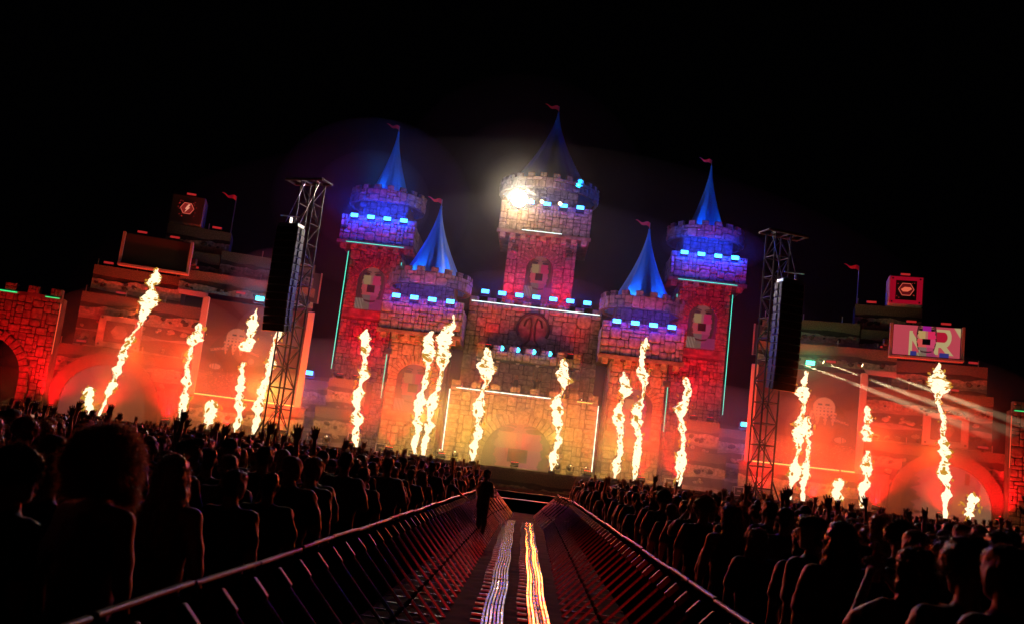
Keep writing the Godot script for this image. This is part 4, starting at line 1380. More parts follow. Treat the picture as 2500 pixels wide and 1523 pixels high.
# ---------------------------------------------------------------- stage floor, aisle, barriers
func build_ground() -> void:
	setting(bx(Vector3(0, -0.25, -60), Vector3(500, 0.5, 360)), "ground", M.ground, "dark trampled ground")
	# uneven rubber matting and mud of the aisle
	var st := mb()
	st.set_smooth_group(0)
	var nx := 44
	var nz := 430
	var P := func(i: int, j: int) -> Vector3:
		var x := lerpf(-1.72, 1.6, i / float(nx))
		var z := lerpf(-3.0, -44.9, j / float(nz))
		return Vector3(x, 0.012 + 0.02 * (1.0 + noise.get_noise_2d(x * 260.0, z * 200.0)) + 0.018 * noise.get_noise_2d(x * 70.0 + 40.0, z * 60.0), z)
	for j in nz:
		for i in nx:
			quad(st, P.call(i, j), P.call(i + 1, j), P.call(i + 1, j + 1), P.call(i, j + 1), Vector3(0, -50, lerpf(-3.0, -44.9, j / float(nz))))
	setting(st, "path", M.mat_ground, "dark lumpy matting of the fenced aisle")
	# stage floor
	var sf := mb()
	var o1 := wing_at(-1, 16.0, 0, 5.0)
	var o2 := wing_at(1, 16.0, 0, 5.0)
	var poly := PackedVector2Array([Vector2(o1.x, o1.z), Vector2(-12.5, -58.3), Vector2(10.5, -58.3), Vector2(o2.x, o2.z), Vector2(o2.x + 4, -80), Vector2(o1.x - 4, -80)])
	var idx := Geometry2D.triangulate_polygon(poly)
	for i in range(0, idx.size(), 3):
		tri(sf, Vector3(poly[idx[i]].x, DECK - 0.03, poly[idx[i]].y), Vector3(poly[idx[i + 1]].x, DECK - 0.03, poly[idx[i + 1]].y), Vector3(poly[idx[i + 2]].x, DECK - 0.03, poly[idx[i + 2]].y), Vector3(0, -100, -60))
	for i in poly.size():
		var a := poly[i]
		var b := poly[(i + 1) % poly.size()]
		quad(sf, Vector3(a.x, 0, a.y), Vector3(b.x, 0, b.y), Vector3(b.x, DECK - 0.03, b.y), Vector3(a.x, DECK - 0.03, a.y), Vector3(0, 1, -66))
	setting(sf, "stage_floor", M.plain_stone, "stage floor with stone-coloured edge")
	# painted earth fascia along the stage front
	var ends := [[o1, Vector3(-12.5, 0, -58.3), -1], [Vector3(-12.5, 0, -58.3), Vector3(10.5, 0, -58.3), 0], [Vector3(10.5, 0, -58.3), o2, 1]]
	for e in ends:
		var a: Vector3 = e[0]
		var b: Vector3 = e[1]
		var ln := (b - a).length()
		var turn := -atan2(b.z - a.z, b.x - a.x)
		var where: String = "before the castle" if e[2] == 0 else "before the wing " + SIDE[e[2]]
		var t := thing("stage_fascia", "painted earth fascia along the stage edge " + where, "stage front", Vector3((a.x + b.x) / 2, 0.0, (a.z + b.z) / 2) + Basis(Vector3.UP, turn) * Vector3(0, 0, 0.06), "stage fascias", turn)
		part(bx(Vector3(0, 0.9, 0.0), Vector3(ln, 1.8, 0.1)), "core", M.dark_soil, t)
		earth_layers(t, -ln / 2, ln / 2, 1.8, 0.05, 31 + e[2] * 5)
	# low black apron where the aisle ends
	var ap := thing("apron_platform", "low black stepped platform across the end of the aisle", "platform", Vector3(-1.0, 0, -45.2))
	part(bx(Vector3(0, 0.28, -0.5), Vector3(9.0, 0.56, 1.0)), "lower_step", M.matt_black, ap)
	part(bx(Vector3(0, 0.43, -6.5), Vector3(9.0, 0.86, 10.99)), "upper_step", M.matt_black, ap)
	for y in [[0.57, -0.06], [0.87, -1.05]]:
		part(bx(Vector3(0, y[0], y[1]), Vector3(9.0, 0.02, 0.1)), "edge_trim", M.case_edge, ap)
	part(bx(Vector3(0, 0.572, -0.5), Vector3(9.0, 0.012, 0.75)), "tread_plate", M.alu, ap)

func build_trackways() -> void:
	for k in 2:
		var t := thing("trackway", "shiny ribbed metal trackway strip along the aisle, " + SHORT[-1 if k == 0 else 1], "trackway", Vector3(0, 0.02, 0))
		var centre := func(z: float) -> float:
			var d := -z
			if k == 0: return lerpf(-0.24, -0.46, clampf((d - 12.0) / 22.0, 0.0, 1.0)) + 0.012 * sin(d * 1.3)
			return lerpf(0.31, 0.17, clampf((d - 12.0) / 22.0, 0.0, 1.0)) + 0.012 * sin(d * 1.1 + 1.0)
		var z := -6.0
		var i := 0
		while z > -36.0:
			var st := mb()
			var step := 0.15
			var ribs := 6
			var w := 0.27
			var rows := []
			var n := 22
			for r in n + 1:
				var zz := z - (1.47 * r / n)
				var cx: float = centre.call(zz)
				var hy := 0.05 + 0.012 * noise.get_noise_2d(k * 90.0, zz * 60.0) + 0.006 * noise.get_noise_2d(k * 30.0 + 7.0, zz * 420.0) + 0.004 * (i % 2)
				var row := []
				for q in ribs:
					var a := -w / 2 + w * q / ribs
					var up := 0.022 + 0.004 * noise.get_noise_2d(q * 120.0, zz * 500.0)
					for p in [[0.08, 0.0], [0.10, up], [0.72, up + 0.002 * (q % 3 - 1)], [0.74, 0.0]]:
						row.append(Vector3(cx + a + p[0] * w / ribs, hy + p[1], zz))
				rows.append(row)
			var bed := mb()
			for r in n:
				for q in rows[0].size() - 1:
					if q % 4 != 3:
						quad(st, rows[r][q], rows[r][q + 1], rows[r + 1][q + 1], rows[r + 1][q], Vector3(0, -20, z))
				var lo := Vector3(0, -0.004, 0)
				var e: int = rows[0].size() - 1
				quad(bed, rows[r][0] + lo, rows[r][e] + lo, rows[r + 1][e] + lo, rows[r + 1][0] + lo, Vector3(0, -20, z))
				for q in [0, e]:
					var dn := Vector3(0, -0.07, 0)
					quad(bed, rows[r][q] + lo, rows[r + 1][q] + lo, rows[r + 1][q] + dn, rows[r][q] + dn, Vector3(centre.call(z), 0, z - 0.7))
			var pn := part(bed, "panel", M.matt_black, t)
			part(st, "ribs", M.strip_alu, pn)
			for q in 3:
				var lz := z - 0.2 - q * 0.5
				var lx: float = centre.call(lz)
				part(bx(Vector3(lx - w / 2 - 0.07, 0.03, lz), Vector3(0.12, 0.025, 0.05), Basis(Vector3.UP, rng.randf_range(-0.2, 0.2))), "lug", M.grey, t)
			z -= 1.5
			i += 1

func build_barriers(rod: Mesh) -> void:
	var proto := {}
	var rail := mb()
	soft_box(rail, Vector3(0, 0, 0), Vector3(0.04, 0.026, 1.24), 0.007)
	proto.rail = done(rail)
	var pan := mb()
	box(pan, Vector3(0, 0.5, 0), Vector3(0.03, 0.98, 1.22))
	proto.panel = done(pan)
	var tu := mb()
	var foot := Vector3(-0.93, 0.03, 0)
	var head := Vector3(-0.06, 0.96, 0)
	var dir := (head - foot).normalized()
	var bas := Basis(Vector3(0, 0, 1).cross(dir).normalized(), dir, Vector3(0, 0, 1))
	tube(tu, [foot, foot.lerp(head, 0.91)], 0.017, 10)
	proto.strut = done(tu)
	var sl := mb()
	soft_box(sl, foot.lerp(head, 0.95), Vector3(0.062, 0.16, 0.062), 0.01, bas)
	proto.sleeve = done(sl)
	var lo := mb()
	box(lo, Vector3(-0.62, 0.36, 0), Vector3(0.03, 0.03, 1.2))
	proto.cross = done(lo)
	var bp := mb()
	box(bp, Vector3(0.55, 0.012, 0), Vector3(1.05, 0.024, 1.2))
	proto.plate = done(bp)
	var ft := mb()
	box(ft, Vector3(-0.45, 0.02, 0), Vector3(0.98, 0.04, 0.05))
	proto.foot = done(ft)
	for s in [-1, 1]:
		for i in 31:
			var z := -3.6 - i * 1.28
			var x := (1.56 if s > 0 else -1.74)
			if z < -33.0: x += -s * minf(0.3, 0.04 * (-33.0 - z))
			var t := thing("crowd_barrier", NTH[30 - i] + " silver crowd barrier from the apron platform, in the row " + SIDE[s], "barrier", Vector3(x, 0, z), "barrier row " + SIDE[s], (0.0 if s > 0 else PI) + 0.012 * sin(i * 2.3))
			var hy := 1.04 + 0.008 * sin(i * 1.7)
			piece(proto.rail, "top_rail", M.rail, t, Transform3D(Basis(), Vector3(0, hy, 0)))
			piece(proto.panel, "panel", M.matt_black, t)
			piece(proto.plate, "floor_plate", M.grey, t)
			for q in [-0.32, 0.32]:
				var tr := Transform3D(Basis(), Vector3(0, 0, q))
				var sp := piece(proto.strut, "strut", M.alu, t, tr)
				piece(proto.sleeve, "sleeve", M.black, sp)
				piece(proto.foot, "foot", M.black, t, tr)
			piece(proto.cross, "cross_bar", M.matt_black, t)

# ---------------------------------------------------------------- people
class Field:
	var o: Vector3
	var c: float
	var nx: int
	var ny: int
	var nz: int
	var k: float
	var d: PackedFloat32Array
	var best: PackedFloat32Array
	var tg: PackedByteArray
	func _init(lo: Vector3, hi: Vector3, cell: float, soft: float) -> void:
		o = lo
		c = cell
		k = 1.0 / soft
		nx = int((hi.x - lo.x) / cell) + 2
		ny = int((hi.y - lo.y) / cell) + 2
		nz = int((hi.z - lo.z) / cell) + 2
		d.resize(nx * ny * nz)
		best.resize(nx * ny * nz)
		tg.resize(nx * ny * nz)
	# a tapered capsule; sq squashes it along z
	func cap(a: Vector3, b: Vector3, ra: float, rb: float, id: int, sq := 1.0) -> void:
		var reach := maxf(ra, rb) + 4.0 / k
		var lo := Vector3(minf(a.x, b.x), minf(a.y, b.y), minf(a.z, b.z)) - Vector3(reach, reach, reach)
		var hi := Vector3(maxf(a.x, b.x), maxf(a.y, b.y), maxf(a.z, b.z)) + Vector3(reach, reach, reach)
		var i0 := maxi(0, int((lo.x - o.x) / c))
		var i1 := mini(nx - 1, int((hi.x - o.x) / c) + 1)
		var j0 := maxi(0, int((lo.y - o.y) / c))
		var j1 := mini(ny - 1, int((hi.y - o.y) / c) + 1)
		var k0 := maxi(0, int((lo.z - o.z) / c))
		var k1 := mini(nz - 1, int((hi.z - o.z) / c) + 1)
		var ba := b - a
		ba.z *= sq
		var den := maxf(ba.length_squared(), 1e-9)
		for kk in range(k0, k1 + 1):
			var pz := (o.z + kk * c - a.z) * sq
			for j in range(j0, j1 + 1):
				var py := o.y + j * c - a.y
				var row := (kk * ny + j) * nx
				for i in range(i0, i1 + 1):
					var px := o.x + i * c - a.x
					var h := clampf((px * ba.x + py * ba.y + pz * ba.z) / den, 0.0, 1.0)
					var dx := px - ba.x * h
					var dy := py - ba.y * h
					var dz := pz - ba.z * h
					var s := (sqrt(dx * dx + dy * dy + dz * dz) - ra - (rb - ra) * h) * k
					if s < 4.0:
						var e := exp(-maxf(s, -12.0))
						d[row + i] += e
						if e > best[row + i]:
							best[row + i] = e
							tg[row + i] = id
	# surface nets, added to verts / colours / index
	func extract(t: Transform3D, palette: Array, verts: PackedVector3Array, cols: PackedColorArray, index: PackedInt32Array) -> void:
		var at := PackedInt32Array()
		at.resize(nx * ny * nz)
		at.fill(-1)
		var v := PackedFloat32Array()
		v.resize(d.size())
		for i in d.size():
			v[i] = 5.0 if d[i] <= 0.0 else -log(d[i])
		var sx := 1
		var sy := nx
		var sz := nx * ny
		var off := [0, sx, sy, sx + sy, sz, sx + sz, sy + sz, sx + sy + sz]
		var pos := [Vector3(0, 0, 0), Vector3(1, 0, 0), Vector3(0, 1, 0), Vector3(1, 1, 0), Vector3(0, 0, 1), Vector3(1, 0, 1), Vector3(0, 1, 1), Vector3(1, 1, 1)]
		var edges := [[0, 1], [2, 3], [4, 5], [6, 7], [0, 2], [1, 3], [4, 6], [5, 7], [0, 4], [1, 5], [2, 6], [3, 7]]
		for kk in nz - 1:
			for j in ny - 1:
				var row := (kk * ny + j) * nx
				for i in nx - 1:
					var q := row + i
					if v[q] >= 5.0 or v[q] < -8.0:
						continue
					var neg := 0
					for m in 8:
						if v[q + off[m]] < 0.0:
							neg += 1
					if neg == 0 or neg == 8:
						continue
					var sum := Vector3.ZERO
					var n := 0
					for e in edges:
						var va := v[q + off[e[0]]]
						var vb := v[q + off[e[1]]]
						if (va < 0.0) != (vb < 0.0):
							sum += (pos[e[0]] as Vector3).lerp(pos[e[1]], va / (va - vb))
							n += 1
					at[q] = verts.size()
					verts.append(t * (o + (Vector3(i, j, kk) + sum / n) * c))
					cols.append(palette[tg[q]])
		for kk in range(1, nz - 1):
			for j in range(1, ny - 1):
				var row := (kk * ny + j) * nx
				for i in range(1, nx - 1):
					var q := row + i
					if v[q] >= 5.0 or v[q] < -8.0:
						continue
					var inside := v[q] < 0.0
					for ax in 3:
						var s: int = [sx, sy, sz][ax]
						if (v[q + s] < 0.0) == inside:
							continue
						var u: int = [sy, sz, sx][ax]
						var w: int = [sz, sx, sy][ax]
						var a := at[q]
						var b := at[q - u]
						var cc := at[q - u - w]
						var dd := at[q - w]
						if a < 0 or b < 0 or cc < 0 or dd < 0:
							continue
						if inside:
							index.append_array([a, cc, b, a, dd, cc])
						else:
							index.append_array([a, b, cc, a, cc, dd])

func finish_mesh(verts: PackedVector3Array, cols: PackedColorArray, index: PackedInt32Array) -> ArrayMesh:
	var nor := PackedVector3Array()
	nor.resize(verts.size())
	for i in range(0, index.size(), 3):
		var a := verts[index[i]]
		var n := (a - verts[index[i + 2]]).cross(a - verts[index[i + 1]])
		nor[index[i]] += n
		nor[index[i + 1]] += n
		nor[index[i + 2]] += n
	for i in nor.size():
		nor[i] = nor[i].normalized() if nor[i].length_squared() > 0.0 else Vector3.UP
	var arr := []
	arr.resize(Mesh.ARRAY_MAX)
	arr[Mesh.ARRAY_VERTEX] = verts
	arr[Mesh.ARRAY_NORMAL] = nor
	arr[Mesh.ARRAY_COLOR] = cols
	arr[Mesh.ARRAY_INDEX] = index
	var m := ArrayMesh.new()
	m.add_surface_from_arrays(Mesh.PRIMITIVE_TRIANGLES, arr)
	return m

const SKIN := Color(0.20, 0.11, 0.07)
var head_field: Field
var hand_fields := {}

func make_head_field() -> void:
	var f := Field.new(Vector3(-0.13, -0.24, -0.16), Vector3(0.13, 0.17, 0.15), 0.0075, 0.007)
	f.cap(Vector3(0, 0.035, 0.03), Vector3(0, 0.03, -0.02), 0.078, 0.078, 1)
	f.cap(Vector3(0, -0.01, -0.02), Vector3(0, -0.075, -0.055), 0.064, 0.036, 1)
	for s in [-1.0, 1.0]:
		f.cap(Vector3(s * 0.035, -0.01, -0.02), Vector3(s * 0.03, -0.065, -0.035), 0.048, 0.034, 1)
		f.cap(Vector3(s * 0.078, 0.01, 0.012), Vector3(s * 0.081, -0.03, 0.004), 0.012, 0.009, 1)
		f.cap(Vector3(s * 0.082, 0.016, 0.02), Vector3(s * 0.086, -0.006, 0.022), 0.008, 0.007, 1)
		f.cap(Vector3(s * 0.030, 0.004, -0.086), Vector3(s * 0.034, 0.004, -0.084), 0.011, 0.011, 4)
		f.cap(Vector3(s * 0.012, 0.022, -0.097), Vector3(s * 0.05, 0.024, -0.082), 0.008, 0.007, 1)
	f.cap(Vector3(0, 0.012, -0.096), Vector3(0, -0.032, -0.112), 0.009, 0.013, 1)
	f.cap(Vector3(-0.018, -0.062, -0.094), Vector3(0.018, -0.062, -0.094), 0.008, 0.008, 5)
	f.cap(Vector3(0, -0.06, 0.025), Vector3(0, -0.2, 0.035), 0.052, 0.056, 1)
	head_field = f

# wrist at the origin, fingers along +y, palm towards -z
func make_hand(kind: String) -> void:
	var f := Field.new(Vector3(-0.09, -0.05, -0.09), Vector3(0.09, 0.21, 0.06), 0.0055, 0.004)
	f.cap(Vector3(-0.022, 0.02, 0), Vector3(-0.030, 0.088, 0), 0.016, 0.013, 1)
	f.cap(Vector3(0.0, 0.015, 0), Vector3(0.0, 0.092, 0), 0.018, 0.014, 1)
	f.cap(Vector3(0.022, 0.02, 0), Vector3(0.030, 0.084, 0), 0.016, 0.012, 1)
	f.cap(Vector3(0, -0.05, 0), Vector3(0, 0.02, 0), 0.024, 0.02, 1)
	var lens := [0.072, 0.082, 0.076, 0.06]
	for i in 4:
		var root := Vector3(-0.033 + i * 0.022, 0.09 - absf(i - 1.2) * 0.004, 0)
		var spread := (i - 1.5) * (0.17 if kind == "open" else 0.05)
		var curl := 0.18
		if kind == "fist": curl = 1.5
		if kind == "grip": curl = 0.75
		if kind == "horns": curl = 0.12 if i == 0 or i == 3 else 1.5
		var p := root
		var ang := curl * 0.5
		for j in 3:
			var l: float = lens[i] * [0.45, 0.32, 0.25][j]
			var q := p + Vector3(sin(spread) * cos(ang), cos(spread) * cos(ang), -sin(ang)) * l
			f.cap(p, q, 0.0098 - j * 0.0008, 0.009 - j * 0.0008, 1)
			p = q
			ang += curl * 0.85
	var tp := Vector3(-0.03, 0.03, -0.004)
	var tdir := Vector3(-0.75, 0.62, -0.22) if kind == "open" else Vector3(-0.35, 0.75, -0.55)
	var t1 := tp + tdir.normalized() * 0.042
	var t2 := t1 + (tdir + Vector3(0.3, 0.5, -0.1)).normalized() * 0.032
	f.cap(tp, t1, 0.014, 0.011, 1)
	f.cap(t1, t2, 0.011, 0.009, 1)
	hand_fields[kind] = f

# arms: [elbow, wrist, hand kind, palm direction] for each side
func make_body(arms: Array, shirt: Color, trousers: Color, sleeves: bool, girth: float, head_turn: float, lean := 0.0, skin := SKIN) -> ArrayMesh:
	var lo := Vector3(-0.36, 0, -0.25)
	var hi := Vector3(0.36, 1.62, 0.25)
	for a in arms:
		for p in [a[0], a[1]]:
			lo = Vector3(minf(lo.x, p.x - 0.12), 0, minf(lo.z, p.z - 0.12))
			hi = Vector3(maxf(hi.x, p.x + 0.12), maxf(hi.y, p.y + 0.12), maxf(hi.z, p.z + 0.12))
	var f := Field.new(lo - Vector3(0.03, 0.03, 0.03), hi + Vector3(0.03, 0.03, 0.03), 0.021, 0.015)
	var g := girth
	for s in [-1.0, 1.0]:
		var hip := Vector3(s * 0.095, 0.92, 0)
		var knee := Vector3(s * 0.105, 0.49, -0.02)
		var ank := Vector3(s * 0.11, 0.09, 0.02)
		f.cap(hip, knee, 0.082 * g, 0.055 * g, 2)
		f.cap(knee, ank, 0.054 * g, 0.038, 2)
		f.cap(ank + Vector3(0, -0.045, 0.03), ank + Vector3(s * 0.02, -0.055, -0.15), 0.036, 0.03, 3)
		f.cap(Vector3(s * 0.07, 1.0, 0), Vector3(s * 0.085 * g, 1.3, 0), 0.1 * g, 0.108 * g, 0)
		f.cap(Vector3(s * 0.03, 1.44, 0.01), Vector3(s * 0.165, 1.415, 0.0), 0.055, 0.056, 0 if sleeves else 1)
		f.cap(Vector3(s * 0.07, 0.95, 0.02), Vector3(s * 0.09, 0.9, 0.03), 0.085 * g, 0.08 * g, 2)
	f.cap(Vector3(0, 1.0, 0), Vector3(0, 1.36, 0.005), 0.1 * g, 0.105 * g, 0)
	f.cap(Vector3(0, 1.43, 0.01), Vector3(0, 1.53, 0.0), 0.056, 0.052, 1)
	var pal := [shirt, skin, trousers, Color(0.02, 0.02, 0.02), Color(0.2, 0.17, 0.15), Color(0.24, 0.09, 0.07)]
	var hands := []
	for n in 2:
		var s := -1.0 if n == 0 else 1.0
		var sh := Vector3(s * 0.18, 1.415, 0)
		var el: Vector3 = arms[n][0]
		var wr: Vector3 = arms[n][1]
		var mid := sh.lerp(el, 0.62)
		f.cap(sh, mid, (0.066 if sleeves else 0.052) * (0.5 + 0.5 * g), 0.074 if sleeves else 0.046, 0 if sleeves else 1)
		f.cap(mid, el, 0.044, 0.038, 1)
		f.cap(el, wr, 0.038, 0.026, 1)
		var y := (wr - el).normalized()
		var z: Vector3 = -(arms[n][3] as Vector3)
		var x := y.cross(z).normalized()
		z = x.cross(y).normalized()
		var b := Basis(x * s, y, z)
		hands.append([arms[n][2], Transform3D(b, wr + y * 0.02), s])
	var verts := PackedVector3Array()
	var cols := PackedColorArray()
	var index := PackedInt32Array()
	f.extract(Transform3D(), pal, verts, cols, index)
	# creases of shirt and trousers
	for i in verts.size():
		if cols[i] == shirt or cols[i] == trousers:
			var p := verts[i]
			var k := noise.get_noise_3d(p.x * 700.0 + 31.0, p.y * 420.0 + girth * 90.0, p.z * 700.0) * 0.022 + noise.get_noise_3d(p.x * 1900.0, p.y * 1200.0, p.z * 1900.0 + girth * 50.0) * 0.008
			verts[i] = p + Vector3(p.x, 0, p.z).normalized() * k
	head_field.extract(head_place(head_turn, lean), pal, verts, cols, index)
	for h in hands:
		var first := index.size()
		hand_fields[h[0]].extract(h[1], pal, verts, cols, index)
		if h[1].basis.determinant() < 0.0:
			for i in range(first, index.size(), 3):
				var q := index[i + 1]
				index[i + 1] = index[i + 2]
				index[i + 2] = q
	return finish_mesh(verts, cols, index)

func head_place(turn: float, lean: float) -> Transform3D:
	return Transform3D(Basis(Vector3.UP, turn) * Basis(Vector3.RIGHT, lean), Vector3(0, 1.64, -0.01))

func fuzz(verts: PackedVector3Array, amount: float, freq: float) -> void:
	for i in verts.size():
		var p := verts[i]
		verts[i] = p + Vector3(noise.get_noise_3d(p.x * freq, p.y * freq, p.z * freq), noise.get_noise_3d(p.y * freq + 70.0, p.z * freq, p.x * freq), noise.get_noise_3d(p.z * freq, p.x * freq + 50.0, p.y * freq)) * amount

# hair for a head at the origin (same axes as the head field)
func make_hair(kind: String) -> ArrayMesh:
	var long := kind == "long" or kind == "bob"
	var f := Field.new(Vector3(-0.27, -0.55 if long else -0.3, -0.25), Vector3(0.27, 0.32, 0.28), 0.012, 0.008)
	var strands := 0
	var reach := 0.03
	match kind:
		"short":
			f.cap(Vector3(0, 0.055, 0.035), Vector3(0, 0.06, -0.028), 0.078, 0.074, 0)
			f.cap(Vector3(0, 0.0, 0.06), Vector3(0, -0.05, 0.055), 0.058, 0.04, 0)
			strands = 500
			reach = 0.014
		"quiff":
			f.cap(Vector3(0, 0.05, 0.035), Vector3(0, 0.06, -0.02), 0.078, 0.074, 0)
			f.cap(Vector3(0, 0.1, -0.02), Vector3(0.02, 0.12, -0.085), 0.042, 0.03, 0)
			f.cap(Vector3(0, 0.0, 0.06), Vector3(0, -0.04, 0.055), 0.056, 0.04, 0)
			strands = 600
			reach = 0.025
		"long":
			f.cap(Vector3(0, 0.05, 0.03), Vector3(0, 0.05, -0.025), 0.085, 0.08, 0)
			f.cap(Vector3(0, 0.0, 0.06), Vector3(0, -0.42, 0.1), 0.085, 0.07, 0, 1.4)
			for s in [-1.0, 1.0]:
				f.cap(Vector3(s * 0.065, 0.02, 0.01), Vector3(s * 0.10, -0.36, 0.06), 0.042, 0.035, 0)
				f.cap(Vector3(s * 0.05, -0.1, 0.07), Vector3(s * 0.06, -0.46, 0.1), 0.05, 0.03, 0)
			strands = 700
			reach = 0.035
		"bob":
			f.cap(Vector3(0, 0.05, 0.03), Vector3(0, 0.05, -0.025), 0.086, 0.082, 0)
			f.cap(Vector3(0, 0.0, 0.06), Vector3(0, -0.13, 0.06), 0.08, 0.075, 0)
			for s in [-1.0, 1.0]:
				f.cap(Vector3(s * 0.07, 0.02, 0.0), Vector3(s * 0.085, -0.13, 0.0), 0.034, 0.036, 0)
			strands = 500
			reach = 0.02
		"bun":
			f.cap(Vector3(0, 0.052, 0.033), Vector3(0, 0.055, -0.026), 0.08, 0.076, 0)
			f.cap(Vector3(0, 0.0, 0.06), Vector3(0, -0.04, 0.055), 0.058, 0.045, 0)
			f.cap(Vector3(0, 0.15, 0.05), Vector3(0, 0.16, 0.05), 0.048, 0.046, 0)
			strands = 500
			reach = 0.02
		"curly":
			for i in 46:
				var a := TAU * i * 0.618
				var y := 1.0 - 1.45 * i / 46.0
				var r := sqrt(maxf(0.0, 1.0 - y * y))
				var p := Vector3(cos(a) * r * 0.092, 0.05 + y * 0.095, 0.02 + sin(a) * r * 0.1)
				if p.z < -0.055 and p.y < 0.07: continue
				f.cap(p, p, 0.036, 0.036, 0)
			strands = 900
			reach = 0.03
		"afro":
			for i in 120:
				var a := TAU * i * 0.618
				var y := 1.0 - 1.75 * i / 120.0
				var r := sqrt(maxf(0.0, 1.0 - y * y))
				var p := Vector3(cos(a) * r * 0.092, 0.045 + y * 0.098, 0.03 + sin(a) * r * 0.092)
				if p.z < -0.05 and p.y < 0.06: continue
				var lump := 0.036 + 0.022 * rng.randf() + 0.02 * absf(sin(a * 1.5))
				f.cap(p * Vector3(1.06, 0.94, 1.0), p, lump, lump, 0)
			f.cap(Vector3(-0.07, 0.0, 0.03), Vector3(-0.11, -0.09, 0.04), 0.07, 0.05, 0)
			f.cap(Vector3(0.07, 0.0, 0.03), Vector3(0.12, -0.1, 0.03), 0.07, 0.05, 0)
			strands = 9000
			reach = 0.055
		"cap":
			f.cap(Vector3(0, 0.055, 0.03), Vector3(0, 0.06, -0.025), 0.082, 0.078, 0)
			f.cap(Vector3(-0.03, 0.05, -0.08), Vector3(-0.02, 0.035, -0.155), 0.012, 0.01, 0)
			f.cap(Vector3(0.03, 0.05, -0.08), Vector3(0.02, 0.035, -0.155), 0.012, 0.01, 0)
			f.cap(Vector3(0.0, 0.05, -0.08), Vector3(0.0, 0.035, -0.16), 0.014, 0.01, 0)
	var verts := PackedVector3Array()
	var cols := PackedColorArray()
	var index := PackedInt32Array()
	f.extract(Transform3D(), [Color.WHITE], verts, cols, index)
	if kind != "cap": fuzz(verts, 0.018, 1400.0)
	# loose strands: thin bent blades on the surface
	var n0 := verts.size()
	for i in strands:
		var p := verts[rng.randi() % n0]
		var out := (p - Vector3(0, 0.02 if p.y > -0.1 else p.y, 0.02)).normalized()
		var dir := (out + Vector3(rng.randf_range(-0.7, 0.7), rng.randf_range(-0.9, 0.5), rng.randf_range(-0.7, 0.7))).normalized()
		if long and p.y < -0.08: dir = (out * 0.35 + Vector3(rng.randf_range(-0.3, 0.3), -1.0, rng.randf_range(-0.3, 0.3))).normalized()
		var side := dir.cross(Vector3(rng.randf(), rng.randf(), rng.randf())).normalized() * 0.0022
		var l := reach * rng.randf_range(0.4, 1.2)
		var mid := p + dir * l * 0.5 + out * l * 0.1
		var e := p + dir * l + Vector3(rng.randf_range(-0.3, 0.3), -0.3, rng.randf_range(-0.3, 0.3)) * l * 0.7
		var b := verts.size()
		verts.append_array([p - side, p + side, mid - side * 0.8, mid + side * 0.8, e])
		for q in 5: cols.append(Color.WHITE)
		index.append_array([b, b + 1, b + 3, b, b + 3, b + 2, b + 2, b + 3, b + 4])
	return finish_mesh(verts, cols, index)

var bodies := {}
var hairs := {}

func make_people() -> void:
	make_head_field()
	for k in ["open", "relaxed", "grip", "horns", "fist"]: make_hand(k)
	var down := func(s: float) -> Array: return [Vector3(s * 0.26, 1.13, 0.03), Vector3(s * 0.27, 0.88, -0.04), "relaxed", Vector3(-s, 0, -0.2)]
	var up := func(s: float, h: String, out: float) -> Array: return [Vector3(s * (0.26 + out), 1.58, -0.1), Vector3(s * (0.24 + out), 1.85, -0.12), h, Vector3(0, 0, -1)]
	var filming := func(s: float) -> Array: return [Vector3(s * 0.24, 1.3, -0.2), Vector3(s * 0.06, 1.56, -0.36), "grip", Vector3(-s, 0, -0.3)]
	var folded := func(s: float) -> Array: return [Vector3(s * 0.28, 1.16, -0.04), Vector3(s * 0.1, 1.17, -0.27), "relaxed", Vector3(0, 0, 1)]
	var black := Color(0.014, 0.013, 0.014)
	var grey := Color(0.05, 0.048, 0.05)
	var wine := Color(0.06, 0.014, 0.016)
	var navy := Color(0.015, 0.017, 0.03)
	var pale := Color(0.05, 0.045, 0.04)
	var jean := Color(0.025, 0.03, 0.045)
	bodies.stand = make_body([down.call(-1.0), down.call(1.0)], black, jean, true, 1.0, 0.1)
	bodies.stand_grey = make_body([down.call(-1.0), folded.call(1.0)], grey, black, true, 1.12, -0.35)
	bodies.tank = make_body([down.call(-1.0), down.call(1.0)], wine, jean, false, 0.88, 0.45)
	bodies.one_up = make_body([down.call(-1.0), up.call(1.0, "open", 0.04)], black, jean, true, 1.0, -0.1)
	bodies.both_up = make_body([up.call(-1.0, "open", 0.06), up.call(1.0, "open", 0.02)], navy, black, true, 0.95, 0.0)
	bodies.horns = make_body([up.call(-1.0, "horns", 0.0), down.call(1.0)], black, black, true, 1.05, 0.2)
	bodies.filming = make_body([filming.call(-1.0), filming.call(1.0)], grey, jean, true, 0.95, 0.0)
	bodies.folded = make_body([folded.call(-1.0), folded.call(1.0)], pale, black, true, 1.08, 0.25)
	bodies.reach = make_body([down.call(-1.0), [Vector3(0.38, 1.24, -0.1), Vector3(0.52, 1.14, -0.28), "relaxed", Vector3(0, -1, 0)]], black, black, true, 1.0, -0.6)
	for k in ["short", "quiff", "long", "bob", "bun", "curly", "afro", "cap"]: hairs[k] = make_hair(k)

